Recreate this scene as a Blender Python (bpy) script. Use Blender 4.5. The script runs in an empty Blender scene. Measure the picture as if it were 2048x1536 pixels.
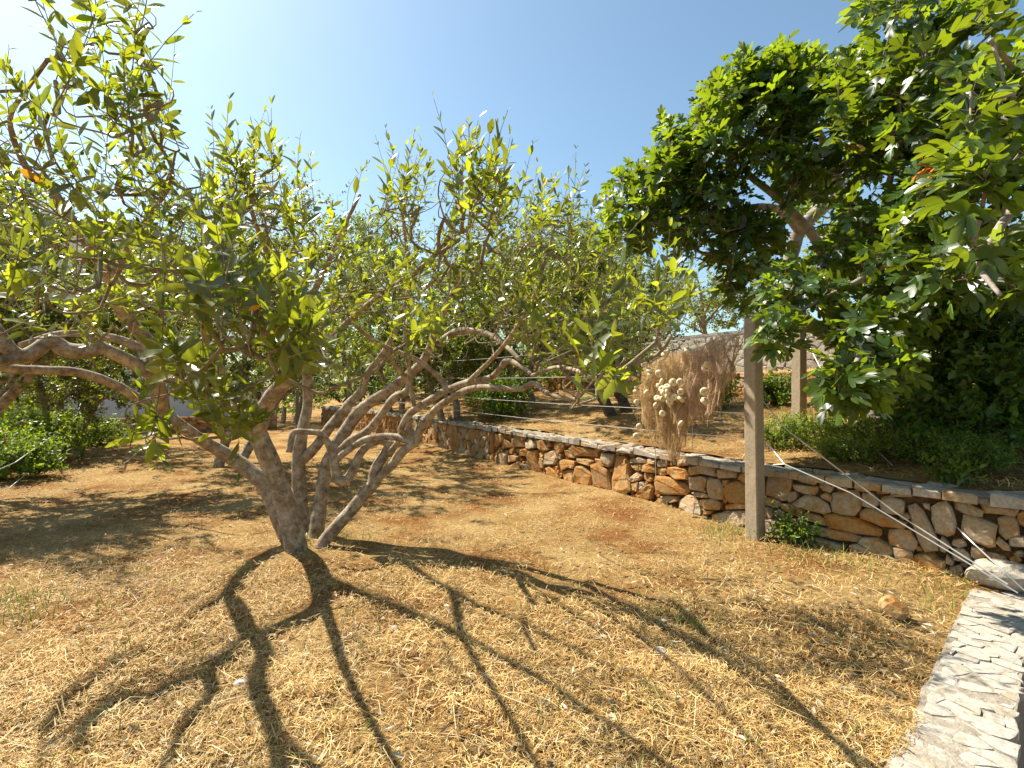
import bpy, math, random
import numpy as np
from mathutils import Vector, Matrix

rnd = random.Random(7)
R = np.random.default_rng(11)
SC = bpy.context.scene
COL = SC.collection

# ------------------------------------------------------------------ camera
CAM_H, F = 1.5, 1000.0           # eye height (m), focal length in photo pixels
cam_data = bpy.data.cameras.new('camera')
cam_data.sensor_width = 36.0
cam_data.lens = 36.0 * F / 2048.0
cam_data.clip_start = 0.05
cam_data.clip_end = 2000.0
cam = bpy.data.objects.new('camera', cam_data)
COL.objects.link(cam)
cam.location = (0, 0, CAM_H)
cam.rotation_euler = (math.radians(90), 0, 0)
SC.camera = cam

# ------------------------------------------------------------------ light
SUN_AZ, SUN_EL = math.radians(-58), math.radians(52)      # azimuth from +Y towards +X
world = bpy.data.worlds.new('World')
SC.world = world
world.use_nodes = True
wn = world.node_tree
bg = wn.nodes['Background']
sky = wn.nodes.new('ShaderNodeTexSky')
sky.sky_type = 'NISHITA'
sky.sun_disc = False
sky.sun_elevation = SUN_EL
sky.sun_rotation = SUN_AZ
sky.air_density = 1.0
sky.dust_density = 1.1
sky.ozone_density = 0.1
tint = wn.nodes.new('ShaderNodeMix'); tint.data_type = 'RGBA'; tint.blend_type = 'MULTIPLY'; tint.inputs[0].default_value = 1.0
tint.inputs[7].default_value = (.93, 1.07, 1.03, 1)      # even white balance of the whole sky
wn.links.new(sky.outputs[0], tint.inputs[6]); wn.links.new(tint.outputs[2], bg.inputs[0])
bg.inputs[1].default_value = 0.08
sun_data = bpy.data.lights.new('sun', 'SUN')
sun_data.energy = 5.0
sun_data.angle = math.radians(0.55)
sun_data.color = (1.0, 0.93, 0.80)
sun = bpy.data.objects.new('sun', sun_data)
COL.objects.link(sun)
SUN = Vector((math.sin(SUN_AZ) * math.cos(SUN_EL), math.cos(SUN_AZ) * math.cos(SUN_EL), math.sin(SUN_EL)))
sun.rotation_euler = (-SUN).to_track_quat('-Z', 'Y').to_euler()
sun.location = SUN * 30
vs = SC.view_settings
vs.view_transform = 'Standard'
vs.look = 'None'
vs.exposure = 1.25
vs.gamma = 1.0
vs.use_curve_mapping = False
SC.cycles.use_denoising = True
SC.cycles.max_bounces = 5
SC.cycles.diffuse_bounces = 3
SC.cycles.glossy_bounces = 2
SC.cycles.transparent_max_bounces = 8

# ------------------------------------------------------------------ helpers
def px(x, y, Y):                      # photo pixel + distance along the view -> point
    return np.array([(x - 1024.0) / F * Y, Y, CAM_H - (y - 768.0) / F * Y])

_T = R.random((256, 256))
def vnoise(x, y, s=0):
    x = np.asarray(x, float) + 37.1 * s + 1000; y = np.asarray(y, float) + 91.7 * s + 1000
    xi = np.floor(x).astype(int); yi = np.floor(y).astype(int)
    fx = x - xi; fy = y - yi
    fx = fx * fx * (3 - 2 * fx); fy = fy * fy * (3 - 2 * fy)
    g = lambda a, b: _T[a % 256, b % 256]
    return (g(xi, yi) * (1 - fx) + g(xi + 1, yi) * fx) * (1 - fy) + (g(xi, yi + 1) * (1 - fx) + g(xi + 1, yi + 1) * fx) * fy

def fbm(x, y, s=0, o=3):
    v = 0; a = .5
    for i in range(o):
        v = v + a * vnoise(x * 2 ** i, y * 2 ** i, s + i); a *= .5
    return v

def unit(v):
    return v / np.maximum(np.linalg.norm(v, axis=-1, keepdims=True), 1e-9)

def big_mesh(name, V, F4=None, F3=None, cols=None, smooth=False):
    """fast mesh from numpy arrays: quads and / or triangles, a colour per point"""
    m = bpy.data.meshes.new(name)
    V = np.asarray(V, np.float32).reshape(-1, 3)
    m.vertices.add(len(V)); m.vertices.foreach_set('co', V.ravel())
    loops = []; tot = []
    if F4 is not None and len(F4):
        F4 = np.asarray(F4, np.int32); loops.append(F4.ravel()); tot.append(np.full(len(F4), 4, np.int32))
    if F3 is not None and len(F3):
        F3 = np.asarray(F3, np.int32); loops.append(F3.ravel()); tot.append(np.full(len(F3), 3, np.int32))
    loops = np.concatenate(loops); tot = np.concatenate(tot)
    m.loops.add(len(loops)); m.loops.foreach_set('vertex_index', loops)
    m.polygons.add(len(tot))
    m.polygons.foreach_set('loop_start', np.concatenate([[0], np.cumsum(tot)[:-1]]).astype(np.int32))
    m.polygons.foreach_set('loop_total', tot)
    m.polygons.foreach_set('use_smooth', np.full(len(tot), bool(smooth)))
    if cols is not None:
        at = m.color_attributes.new('Col', 'FLOAT_COLOR', 'POINT')
        c = np.ones((len(V), 4), np.float32); c[:, :3] = cols
        at.data.foreach_set('color', c.ravel())
    m.update(calc_edges=True)
    return m

def link(name, mesh, mat=None, parent=None, loc=None):
    o = bpy.data.objects.new(name, mesh)
    COL.objects.link(o)
    if mat is not None and mesh is not None and not mesh.materials:
        mesh.materials.append(mat)
    if parent is not None:
        o.parent = parent
    if loc is not None:
        o.location = loc
    return o

def tag(o, label=None, cat=None, group=None, kind=None):
    if label: o['label'] = label
    if cat: o['category'] = cat
    if group: o['group'] = group
    if kind: o['kind'] = kind
    return o

def thing(name, loc, label, cat, group=None):
    o = bpy.data.objects.new(name, None)
    o.empty_display_size = .1
    COL.objects.link(o)
    o.location = [float(c) for c in loc]
    return tag(o, label, cat, group)

def part(parent, name, V, F4=None, F3=None, mat=None, cols=None, smooth=False, kind=None):
    """world-space geometry linked as a part of the thing `parent`"""
    off = np.array(parent.matrix_basis.translation) if parent.parent is None else \
        np.array(parent.matrix_basis.translation) + np.array(parent.parent.matrix_basis.translation)
    m = big_mesh(name, np.asarray(V, float).reshape(-1, 3) - off, F4, F3, cols, smooth)
    o = link(name, m, mat, parent)
    if kind: o['kind'] = kind
    return o

class Geo:
    """collects pieces of geometry for one mesh"""
    def __init__(s): s.V = []; s.Q = []; s.T = []; s.C = []; s.n = 0
    def add(s, V, Q=None, T=None, col=None):
        V = np.asarray(V, float).reshape(-1, 3)
        s.V.append(V)
        if Q is not None and len(Q): s.Q.append(np.asarray(Q, int) + s.n)
        if T is not None and len(T): s.T.append(np.asarray(T, int) + s.n)
        if col is not None: s.C.append(np.broadcast_to(np.asarray(col, float), V.shape))
        s.n += len(V)
    def arrays(s):
        return (np.concatenate(s.V), np.concatenate(s.Q) if s.Q else None, np.concatenate(s.T) if s.T else None,
                np.concatenate(s.C) if s.C else None)
    def build(s, parent, name, mat, smooth=False, kind=None):
        V, Q, T, C = s.arrays()
        return part(parent, name, V, Q, T, mat, C, smooth, kind)
    def mesh(s, name, smooth=False):
        V, Q, T, C = s.arrays()
        return big_mesh(name, V, Q, T, C, smooth)

def catmull(P, n):
    P = np.asarray(P, float)
    Q = np.vstack([2 * P[0] - P[1], P, 2 * P[-1] - P[-2]])
    out = []
    for i in range(1, len(Q) - 2):
        p0, p1, p2, p3 = Q[i - 1], Q[i], Q[i + 1], Q[i + 2]
        for k in range(n):
            t = k / n
            out.append(.5 * (2 * p1 + (p2 - p0) * t + (2 * p0 - 5 * p1 + 4 * p2 - p3) * t * t + (3 * p1 - p0 - 3 * p2 + p3) * t ** 3))
    out.append(P[-1])
    return np.array(out)

def tube(P, rad, sides=6, rough=0.0, cap=True):
    P = np.asarray(P, float); n = len(P)
    rad = np.broadcast_to(np.asarray(rad, float), (n,))
    T = unit(np.gradient(P, axis=0))
    ref = np.array([0, 0, 1.0]) if abs(T[0][2]) < .9 else np.array([1.0, 0, 0])
    u = unit(np.cross(T[0], ref)); U = [u]
    for i in range(1, n):
        u = u - T[i] * np.dot(u, T[i]); u = u / max(np.linalg.norm(u), 1e-9); U.append(u)
    U = np.array(U); W = np.cross(T, U)
    a = np.linspace(0, 2 * math.pi, sides, endpoint=False)
    ring = U[:, None, :] * np.cos(a)[None, :, None] + W[:, None, :] * np.sin(a)[None, :, None]
    rr = rad[:, None] * np.ones((1, sides))
    if rough:
        L = np.concatenate([[0], np.cumsum(np.linalg.norm(np.diff(P, axis=0), axis=1))])
        k = rnd.random() * 50
        rr = rr * (1 + rough * 2 * (fbm(L[:, None] * 9 + k, np.cos(a)[None, :] * 1.2 + np.sin(a)[None, :] * .7 + 5, 3) - .45))
    V = (P[:, None, :] + ring * rr[:, :, None]).reshape(-1, 3)
    i = np.arange(n - 1)[:, None] * sides; j = np.arange(sides)[None, :]; k = (j + 1) % sides
    Q = np.stack([i + j, i + k, i + sides + k, i + sides + j], -1).reshape(-1, 4)
    Tt = []
    if cap:
        V = np.vstack([V, P[0], P[-1]])
        for q in range(sides):
            Tt.append([n * sides, (q + 1) % sides, q])
            Tt.append([n * sides + 1, (n - 1) * sides + q, (n - 1) * sides + (q + 1) % sides])
    return V, Q, Tt

# ------------------------------------------------------------------ materials
MATS = {}
def nodes_of(name):
    m = bpy.data.materials.new(name); m.use_nodes = True
    MATS[name] = m
    nt = m.node_tree
    b = nt.nodes['Principled BSDF']
    return m, nt, b

def N(nt, t, **kw):
    n = nt.nodes.new(t)
    for k, v in kw.items():
        if k in ('operation', 'blend_type', 'data_type', 'feature', 'attribute_name', 'noise_dimensions', 'distance'):
            setattr(n, k, v)
        else:
            n.inputs[k].default_value = v
    return n

def ramp(nt, fac, stops):
    r = nt.nodes.new('ShaderNodeValToRGB')
    e = r.color_ramp.elements
    while len(e) < len(stops): e.new(.5)
    for el, (p, c) in zip(e, stops):
        el.position = p; el.color = (*c, 1)
    nt.links.new(fac, r.inputs[0])
    return r.outputs[0]

def coords(nt):
    g = nt.nodes.new('ShaderNodeNewGeometry')
    return g.outputs['Position']

def mix(nt, fac, a, b, bt='MIX'):
    m = nt.nodes.new('ShaderNodeMix'); m.data_type = 'RGBA'; m.blend_type = bt
    if isinstance(fac, (int, float)): m.inputs[0].default_value = fac
    else: nt.links.new(fac, m.inputs[0])
    for i, v in ((6, a), (7, b)):
        if isinstance(v, tuple): m.inputs[i].default_value = (*v, 1)
        else: nt.links.new(v, m.inputs[i])
    return m.outputs[2]

def bump(nt, b, h, strength=.5, dist=.01):
    n = nt.nodes.new('ShaderNodeBump'); n.inputs['Strength'].default_value = strength; n.inputs['Distance'].default_value = dist
    nt.links.new(h, n.inputs['Height']); nt.links.new(n.outputs[0], b.inputs['Normal'])

def noise(nt, scale, detail=4, rough=.6, co=None):
    n = N(nt, 'ShaderNodeTexNoise', Scale=scale, Detail=detail, Roughness=rough)
    nt.links.new(co if co is not None else coords(nt), n.inputs['Vector'])
    return n.outputs['Fac']

def leaf_mat(name, tint, trans, gloss=.38, tr=.42, spec=.5):
    """thin leaf: per-leaf colour times tint, light shining through it, a waxy gloss"""
    m, nt, b = nodes_of(name)
    at = nt.nodes.new('ShaderNodeAttribute'); at.attribute_name = 'Col'
    c1 = mix(nt, 1.0, at.outputs['Color'], tint, 'MULTIPLY')
    c2 = mix(nt, 1.0, at.outputs['Color'], trans, 'MULTIPLY')
    nt.links.new(c1, b.inputs['Base Color'])
    b.inputs['Roughness'].default_value = gloss
    b.inputs['Specular IOR Level'].default_value = spec
    t = nt.nodes.new('ShaderNodeBsdfTranslucent'); nt.links.new(c2, t.inputs[0])
    mx = nt.nodes.new('ShaderNodeMixShader'); mx.inputs[0].default_value = tr
    nt.links.new(b.outputs[0], mx.inputs[1]); nt.links.new(t.outputs[0], mx.inputs[2])
    nt.links.new(mx.outputs[0], nt.nodes['Material Output'].inputs[0])
    return m

leaf_mat('olive_leaf', (.045, .084, .020), (.39, .46, .020), .33, .42, .6)
leaf_mat('far_olive_leaf', (.052, .082, .022), (.27, .335, .02), .36, .38, .6)
leaf_mat('fig_leaf', (.036, .080, .014), (.27, .385, .012), .36, .38, .55)
leaf_mat('bush_leaf', (.055, .12, .022), (.25, .38, .03), .45, .35, .4)
leaf_mat('bright_leaf', (.066, .130, .02), (.33, .45, .02), .42, .38, .4)

def bark(name, dark, mid, pale, sc=14):
    m, nt, b = nodes_of(name)
    f = noise(nt, sc, 6, .65)
    c = ramp(nt, f, [(.30, dark), (.48, mid), (.66, pale)])
    f2 = noise(nt, sc * 3.5, 4, .7)
    spots = ramp(nt, f2, [(.57, (0, 0, 0)), (.72, (1, 1, 1))])
    c = mix(nt, spots, c, tuple(.55 * d for d in dark))
    nt.links.new(c, b.inputs['Base Color']); b.inputs['Roughness'].default_value = .85
    b.inputs['Specular IOR Level'].default_value = .2
    bump(nt, b, f2, .6, .012)
    return m
bark('olive_bark', (.10, .070, .042), (.27, .205, .135), (.44, .375, .28))
bark('twig_bark', (.16, .12, .075), (.26, .20, .12), (.36, .29, .19), 25)
bark('dark_bark', (.05, .04, .03), (.10, .08, .055), (.17, .14, .10))
bark('fig_bark', (.16, .13, .10), (.27, .23, .185), (.38, .335, .28), 9)

def stone_mat(name, a, b_, c_, stain, stain_amt):
    m, nt, b = nodes_of(name)
    oi = nt.nodes.new('ShaderNodeObjectInfo')
    base = ramp(nt, oi.outputs['Random'], [(0, a), (.5, b_), (1, c_)])
    f = noise(nt, 7, 5, .65)
    st = ramp(nt, f, [(.52 - stain_amt, (0, 0, 0)), (.66 - stain_amt * .5, (1, 1, 1))])
    c = mix(nt, st, base, stain)
    f2 = noise(nt, 38, 6, .7)
    g = ramp(nt, f2, [(.3, (.62, .6, .58)), (.7, (1.12, 1.12, 1.1))])
    c = mix(nt, 1.0, c, g, 'MULTIPLY')
    nt.links.new(c, b.inputs['Base Color']); b.inputs['Roughness'].default_value = .9
    b.inputs['Specular IOR Level'].default_value = .15
    bump(nt, b, f2, .7, .012)
    return m
stone_mat('grey_stone', (0.344, 0.258, 0.163), (0.430, 0.348, 0.245), (0.387, 0.297, 0.194), (0.396, 0.215, 0.073), .05)
stone_mat('ochre_stone', (0.361, 0.215, 0.082), (0.430, 0.288, 0.133), (0.361, 0.249, 0.129), (0.396, 0.168, 0.039), .10)
stone_mat('pale_stone', (.38, .335, .27), (.45, .40, .33), (.34, .30, .245), (.36, .27, .18), -.02)
stone_mat('pave_stone', (.40, .365, .31), (.47, .43, .37), (.36, .33, .28), (.32, .26, .18), -.03)

def plain(name, c1, c2, scale, rough=.9, bs=.5, bd=.01, spec=.2):
    m, nt, b = nodes_of(name)
    f = noise(nt, scale, 6, .68)
    nt.links.new(ramp(nt, f, [(.32, c1), (.68, c2)]), b.inputs['Base Color'])
    b.inputs['Roughness'].default_value = rough; b.inputs['Specular IOR Level'].default_value = spec
    bump(nt, b, noise(nt, scale * 2.5, 5, .7), bs, bd)
    return m
plain('wall_earth', (.07, .035, .014), (.22, .115, .045), 12, .95, 1, .03)
plain('mortar', (.24, .20, .15), (.37, .325, .26), 16, .95, .9, .02)
plain('concrete', (.27, .21, .14), (.38, .305, .215), 30, .9, .6, .006)
plain('white_render', (.62, .63, .66), (.72, .73, .75), 3, .9, .2, .005)
plain('roof_concrete', (.20, .20, .20), (.28, .28, .28), 3)
plain('house_render', (.70, .69, .67), (.78, .77, .75), 2, .9, .2)
plain('window_dark', (.03, .035, .045), (.05, .055, .065), 2, .2)
plain('float_cork', (.56, .45, .27), (.70, .59, .40), 40, .75, .3, .002)
plain('net_thread', (.56, .40, .20), (.70, .53, .30), 9, .9, .1)
plain('net_thread_pink', (.60, .44, .32), (.72, .56, .43), 9, .9, .1)
plain('rope', (.50, .43, .32), (.62, .55, .43), 60, .9)
plain('blue_rope', (.05, .08, .22), (.08, .12, .32), 60, .8)
plain('rust_leaf', (.45, .13, .02), (.60, .22, .03), 30, .8)
plain('shell_white', (.66, .60, .52), (.80, .76, .69), 40, .6)
for nm_ in ('net_thread', 'net_thread_pink'):
    q_ = M_ = MATS[nm_].node_tree; bb = q_.nodes['Principled BSDF']; src = bb.inputs['Base Color'].links[0].from_socket
    t_ = q_.nodes.new('ShaderNodeBsdfTranslucent'); q_.links.new(src, t_.inputs[0])
    x_ = q_.nodes.new('ShaderNodeMixShader'); x_.inputs[0].default_value = .5
    q_.links.new(bb.outputs[0], x_.inputs[1]); q_.links.new(t_.outputs[0], x_.inputs[2]); q_.links.new(x_.outputs[0], q_.nodes['Material Output'].inputs[0])
m_, nt_, b_ = nodes_of('wire')
b_.inputs['Base Color'].default_value = (.72, .71, .68, 1); b_.inputs['Metallic'].default_value = .7; b_.inputs['Roughness'].default_value = .42

# soil under the straw
m_, nt_, b_ = nodes_of('soil')
f1 = noise(nt_, 1.3, 5, .6); f2 = noise(nt_, 26, 6, .75)
ca = ramp(nt_, f1, [(.36, (.23, .105, .036)), (.50, (.33, .205, .080)), (.64, (.40, .27, .115))])
cb = ramp(nt_, f2, [(.28, (.45, .40, .36)), (.5, (.92, .92, .92)), (.72, (1.3, 1.25, 1.15))])
nt_.links.new(mix(nt_, 1.0, ca, cb, 'MULTIPLY'), b_.inputs['Base Color'])
b_.inputs['Roughness'].default_value = 1; b_.inputs['Specular IOR Level'].default_value = .05
bump(nt_, b_, noise(nt_, 45, 6, .75), 1.0, .03)

def straw_mat(name, tint):
    m, nt, b = nodes_of(name)
    at = nt.nodes.new('ShaderNodeAttribute'); at.attribute_name = 'Col'
    nt.links.new(at.outputs['Color'], b.inputs['Base Color'])
    b.inputs['Roughness'].default_value = .6; b.inputs['Specular IOR Level'].default_value = .3
    t = nt.nodes.new('ShaderNodeBsdfTranslucent'); nt.links.new(at.outputs['Color'], t.inputs[0])
    mx = nt.nodes.new('ShaderNodeMixShader'); mx.inputs[0].default_value = tint
    nt.links.new(b.outputs[0], mx.inputs[1]); nt.links.new(t.outputs[0], mx.inputs[2])
    nt.links.new(mx.outputs[0], nt.nodes['Material Output'].inputs[0])
straw_mat('straw', .15)
M = MATS

# ------------------------------------------------------------------ plan of the place
# foot of the main retaining wall, from the right-hand corner to its far end
WP = np.array([(6.6, .75), (5.2, 2.1), (3.67, 3.59), (3.17, 4.09), (2.42, 4.98), (1.62, 6.35), (.75, 7.75), (-.22, 9.26), (-2.4, 12.7), (-4.6, 15.5), (-7.0, 18.3)])
WC = catmull(np.c_[WP, np.zeros(len(WP))], 8)[:, :2]
WS = np.concatenate([[0], np.cumsum(np.linalg.norm(np.diff(WC, axis=0), axis=1))])
NT = unit(np.array([.84, .54]))             # towards the upper terraces
def wp(s, d=0.0):                            # point in plan: s along the wall, d into the terrace
    s = np.asarray(s, float); d = np.asarray(d, float)
    return np.stack([np.interp(s, WS, WC[:, 0]) + d * NT[0], np.interp(s, WS, WC[:, 1]) + d * NT[1]], -1)
def wnorm(s):                                # outward (yard side) normal of the wall
    a = wp(s + .05); b = wp(s - .05); t = unit(a - b)
    return np.stack([-t[..., 1], t[..., 0]], -1)
def side_d(x, y):                            # d coordinate of a plan point (+ = terrace)
    P = np.stack([np.asarray(x, float), np.asarray(y, float)], -1)
    perp = np.array([-NT[1], NT[0]])         # coordinate constant along NT
    key = WC @ perp; o = np.argsort(key)
    s = np.interp(P @ perp, key[o], WS[o])
    return (P - wp(s)) @ NT, s

def tz(d, s=0):                              # terrace heights
    d = np.asarray(d, float)
    z = .655 + .118 * np.clip(d, 0, 5)
    z = np.where(d > 5.12, 1.72 + .03 * (d - 5), z)
    z = np.where(d > 8.15, 2.92 + .06 * (np.minimum(d, 30) - 8), z)
    return z

# lower boundary strip (paved wall top) at the bottom right
K0, K1 = np.array([1.80, 2.23]), np.array([3.58, 3.83])
KD = unit(K1 - K0); KR = np.array([KD[1], -KD[0]])
KW = .31
def gz(x, y):                                # yard surface
    x = np.asarray(x, float); y = np.asarray(y, float)
    z = .055 * (fbm(x * 1.1, y * 1.1, 2) - .45) + .022 * (vnoise(x * 6, y * 6, 5) - .5)
    near = np.exp(-((side_d(x, y)[0]) / .45) ** 2)
    z = z + .05 * near
    k = (x - K0[0]) * KR[0] + (y - K0[1]) * KR[1]
    return np.where((k > KW * .6) & (y < 4.2), -1.0, z)

def base_z(x, y):
    d, s = side_d(x, y)
    if d > .2: return float(tz(d))
    return float(gz(x, y))

# ------------------------------------------------------------------ ground and terraces
def graded(lo, hi, a, b, step, grow=1.35):
    c = list(np.arange(a, b + 1e-6, step))
    s = step; v = c[-1]
    while v < hi: s *= grow; v += s; c.append(min(v, hi))
    s = step; v = c[0]; left = []
    while v > lo: s *= grow; v -= s; left.append(max(v, lo))
    return np.array(left[::-1] + c)
def grid_faces(nx, ny):
    i = np.arange(nx - 1)[:, None] * ny; j = np.arange(ny - 1)[None, :]
    return np.stack([i + j, i + ny + j, i + ny + j + 1, i + j + 1], -1).reshape(-1, 4)
gx = graded(-400, 400, -7, 5, .075); gy = graded(-40, 600, 1.2, 11, .075)
X, Y = np.meshgrid(gx, gy, indexing='ij')
Z = gz(X, Y)
far = np.clip((np.hypot(X, Y) - 22) / 30, 0, 1); Z = Z * (1 - far) - .1 * far
tag(link('ground', big_mesh('ground', np.stack([X, Y, Z], -1), grid_faces(len(gx), len(gy)), smooth=True), M['soil']),
    'dry yard of reddish soil under mown straw', kind='structure')

def terrace(name, label, d0, d1, dn, s0=0.0, s1=None, step=.12):
    s = np.arange(s0, s1 or WS[-1] + .001, step); d = np.linspace(d0, d1, dn)
    S, D = np.meshgrid(s, d, indexing='ij')
    P = wp(S, D)
    Zt = tz(D) + .07 * (fbm(P[..., 0] * 1.1, P[..., 1] * 1.1, 8) - .45) + .02 * (vnoise(P[..., 0] * 5, P[..., 1] * 5, 3) - .5)
    V = np.concatenate([P, Zt[..., None]], -1)
    tag(link(name, big_mesh(name, V, grid_faces(len(s), dn), smooth=True), M['soil']), label, kind='structure')
terrace('terrace', 'sloping dry terrace above the main stone wall', .25, 5.2, 48)
terrace('upper_terrace', 'narrow grassy step above the second stone wall', 5.25, 8.25, 12, step=.3)
terrace('back_terrace', 'ground behind the pale mortared wall', 8.3, 60, 20, step=.6)

# ------------------------------------------------------------------ dry-stone walls
def clip(poly, p, n):                        # keep the side where (x-p).n <= 0
    out = []
    for i in range(len(poly)):
        a, b = poly[i], poly[(i + 1) % len(poly)]
        da, db = np.dot(a - p, n), np.dot(b - p, n)
        if da <= 0: out.append(a)
        if (da < 0) != (db < 0) and abs(da - db) > 1e-12:
            out.append(a + (b - a) * (da / (da - db)))
    return out

def voronoi(sites, box, scale=(1, 1), nb=22):
    """cells of the sites inside box (x0,x1,y0,y1); scale stretches distances"""
    sc = np.array(scale, float); S = np.asarray(sites, float) * sc
    x0, x1, y0, y1 = box
    base = [np.array(p) * sc for p in ((x0, y0), (x1, y0), (x1, y1), (x0, y1))]
    cells = []
    for i, p in enumerate(S):
        dd = np.sum((S - p) ** 2, 1); o = np.argsort(dd)[1:nb + 1]
        poly = base
        for j in o:
            poly = clip(poly, (p + S[j]) / 2, S[j] - p)
            if len(poly) < 3: break
        cells.append(np.array(poly) / sc if len(poly) >= 3 else None)
    return cells

def scatter(x0, x1, y0, y1, n, tries=12):
    pts = [np.array([rnd.uniform(x0, x1), rnd.uniform(y0, y1)])]
    for _ in range(n - 1):                   # best-candidate points
        best = None
        for _ in range(tries):
            c = np.array([rnd.uniform(x0, x1), rnd.uniform(y0, y1)])
            q = np.array(pts[-240:])
            dd = np.min(np.sum((q - c) ** 2, 1))
            if best is None or dd > best[0]: best = (dd, c)
        pts.append(best[1])
    return pts

def poly_area(p):
    x, y = p[:, 0], p[:, 1]
    return .5 * np.sum(x * np.roll(y, -1) - np.roll(x, -1) * y)

def stone_solid(poly, shrink, back, edge, bulge, jit=.006, tilt=.25):
    """one faceted stone from a face outline; returns (u, v, depth) points and faces"""
    p = np.asarray(poly, float)
    if poly_area(p) < 0: p = p[::-1]
    c = p.mean(0)
    r = np.linalg.norm(p - c, axis=1).mean()
    p = c + (p - c) * (1 - shrink / max(r, .02))
    q = []
    for i in range(len(p)):
        a, b = p[i], p[(i + 1) % len(p)]
        L = np.linalg.norm(b - a)
        q.append(a)
        if L > .55 * r and len(p) < 9:
            nrm = np.array([b[1] - a[1], a[0] - b[0]]) / max(L, 1e-6)
            q.append((a + b) / 2 + nrm * rnd.uniform(-.05, .09) * L)
    q = np.array(q); n = len(q)
    # knock the corners off a little
    q = .92 * q + .04 * (np.roll(q, 1, 0) + np.roll(q, -1, 0))
    g = np.array([rnd.uniform(-tilt, tilt), rnd.uniform(-tilt, tilt)])
    def dep(pts, base, j): return base + (pts - c) @ g + np.array([rnd.uniform(-j, j) for _ in range(len(pts))])
    q2 = c + (q - c) * .80
    rings = [np.c_[q, np.full(n, -back)], np.c_[q, dep(q, edge, jit)], np.c_[q2, dep(q2, edge + bulge, jit * 1.4)]]
    V = np.vstack(rings + [[*c, edge + bulge * 1.15 + rnd.uniform(-jit, jit)]])
    Q = []; T = []
    for k in range(2):
        for i in range(n):
            j = (i + 1) % n
            Q.append([k * n + i, k * n + j, (k + 1) * n + j, (k + 1) * n + i])
    for i in range(n): T.append([2 * n + i, 2 * n + (i + 1) % n, 3 * n])
    return V, Q, T

def to_wall(V, d0, lean=.0):                 # (s, z, depth) -> world on the wall line offset d0
    P = wp(V[:, 0], d0); n = wnorm(V[:, 0])
    dep = V[:, 2] - lean * V[:, 1]
    return np.c_[P + n * dep[:, None], V[:, 1]]

def wall_core(parent, name, mat, s0, s1, d0, z0f, z1f, rec, thick, step=.12, rough=.02):
    s = np.arange(s0, s1 + step, step); n = len(s)
    cols = []
    for (off, top) in ((-rec, 0), (-rec, 1), (-thick, 1), (-thick, 0)):
        z = (z1f(s) if top else z0f(s))
        zz = z + (rough * (vnoise(s * 5, z * 0 + off * 9, 4) - .5) if top else 0)
        P = wp(s, d0) + wnorm(s) * (off + rough * (vnoise(s * 6, s * 0 + top * 3, 6) - .5))[:, None]
        cols.append(np.c_[P, zz])
    # a middle line on the front so that the face is uneven
    V = np.stack(cols, 1).reshape(-1, 3)
    Q = []
    for i in range(n - 1):
        for k in range(3):
            Q.append([i * 4 + k, (i + 1) * 4 + k, (i + 1) * 4 + k + 1, i * 4 + k + 1])
    return part(parent, name, V, Q, None, mat)

# --- main retaining wall: the stones one can tell apart are traced from the photograph
def ray_wall(x, d0=0.0):                     # where a pixel column meets the wall line
    k = (x - 1024.0) / F
    P = WC + d0 * NT
    f = P[:, 0] - k * P[:, 1]
    idx = np.where((f[:-1] >= 0) & (f[1:] < 0))[0]
    i = idx[-1]; t = f[i] / (f[i] - f[i + 1])
    return WS[i] + t * (WS[i + 1] - WS[i]), P[i, 1] + t * (P[i + 1, 1] - P[i, 1])
def to_face(pts, ox, oy, k):
    out = []
    for (a, b) in pts:
        x, y = ox + a / k, oy + b / k
        s, Yd = ray_wall(x)
        out.append((s, CAM_H - (y - 768.0) / F * Yd))
    return np.array(out)

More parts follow.
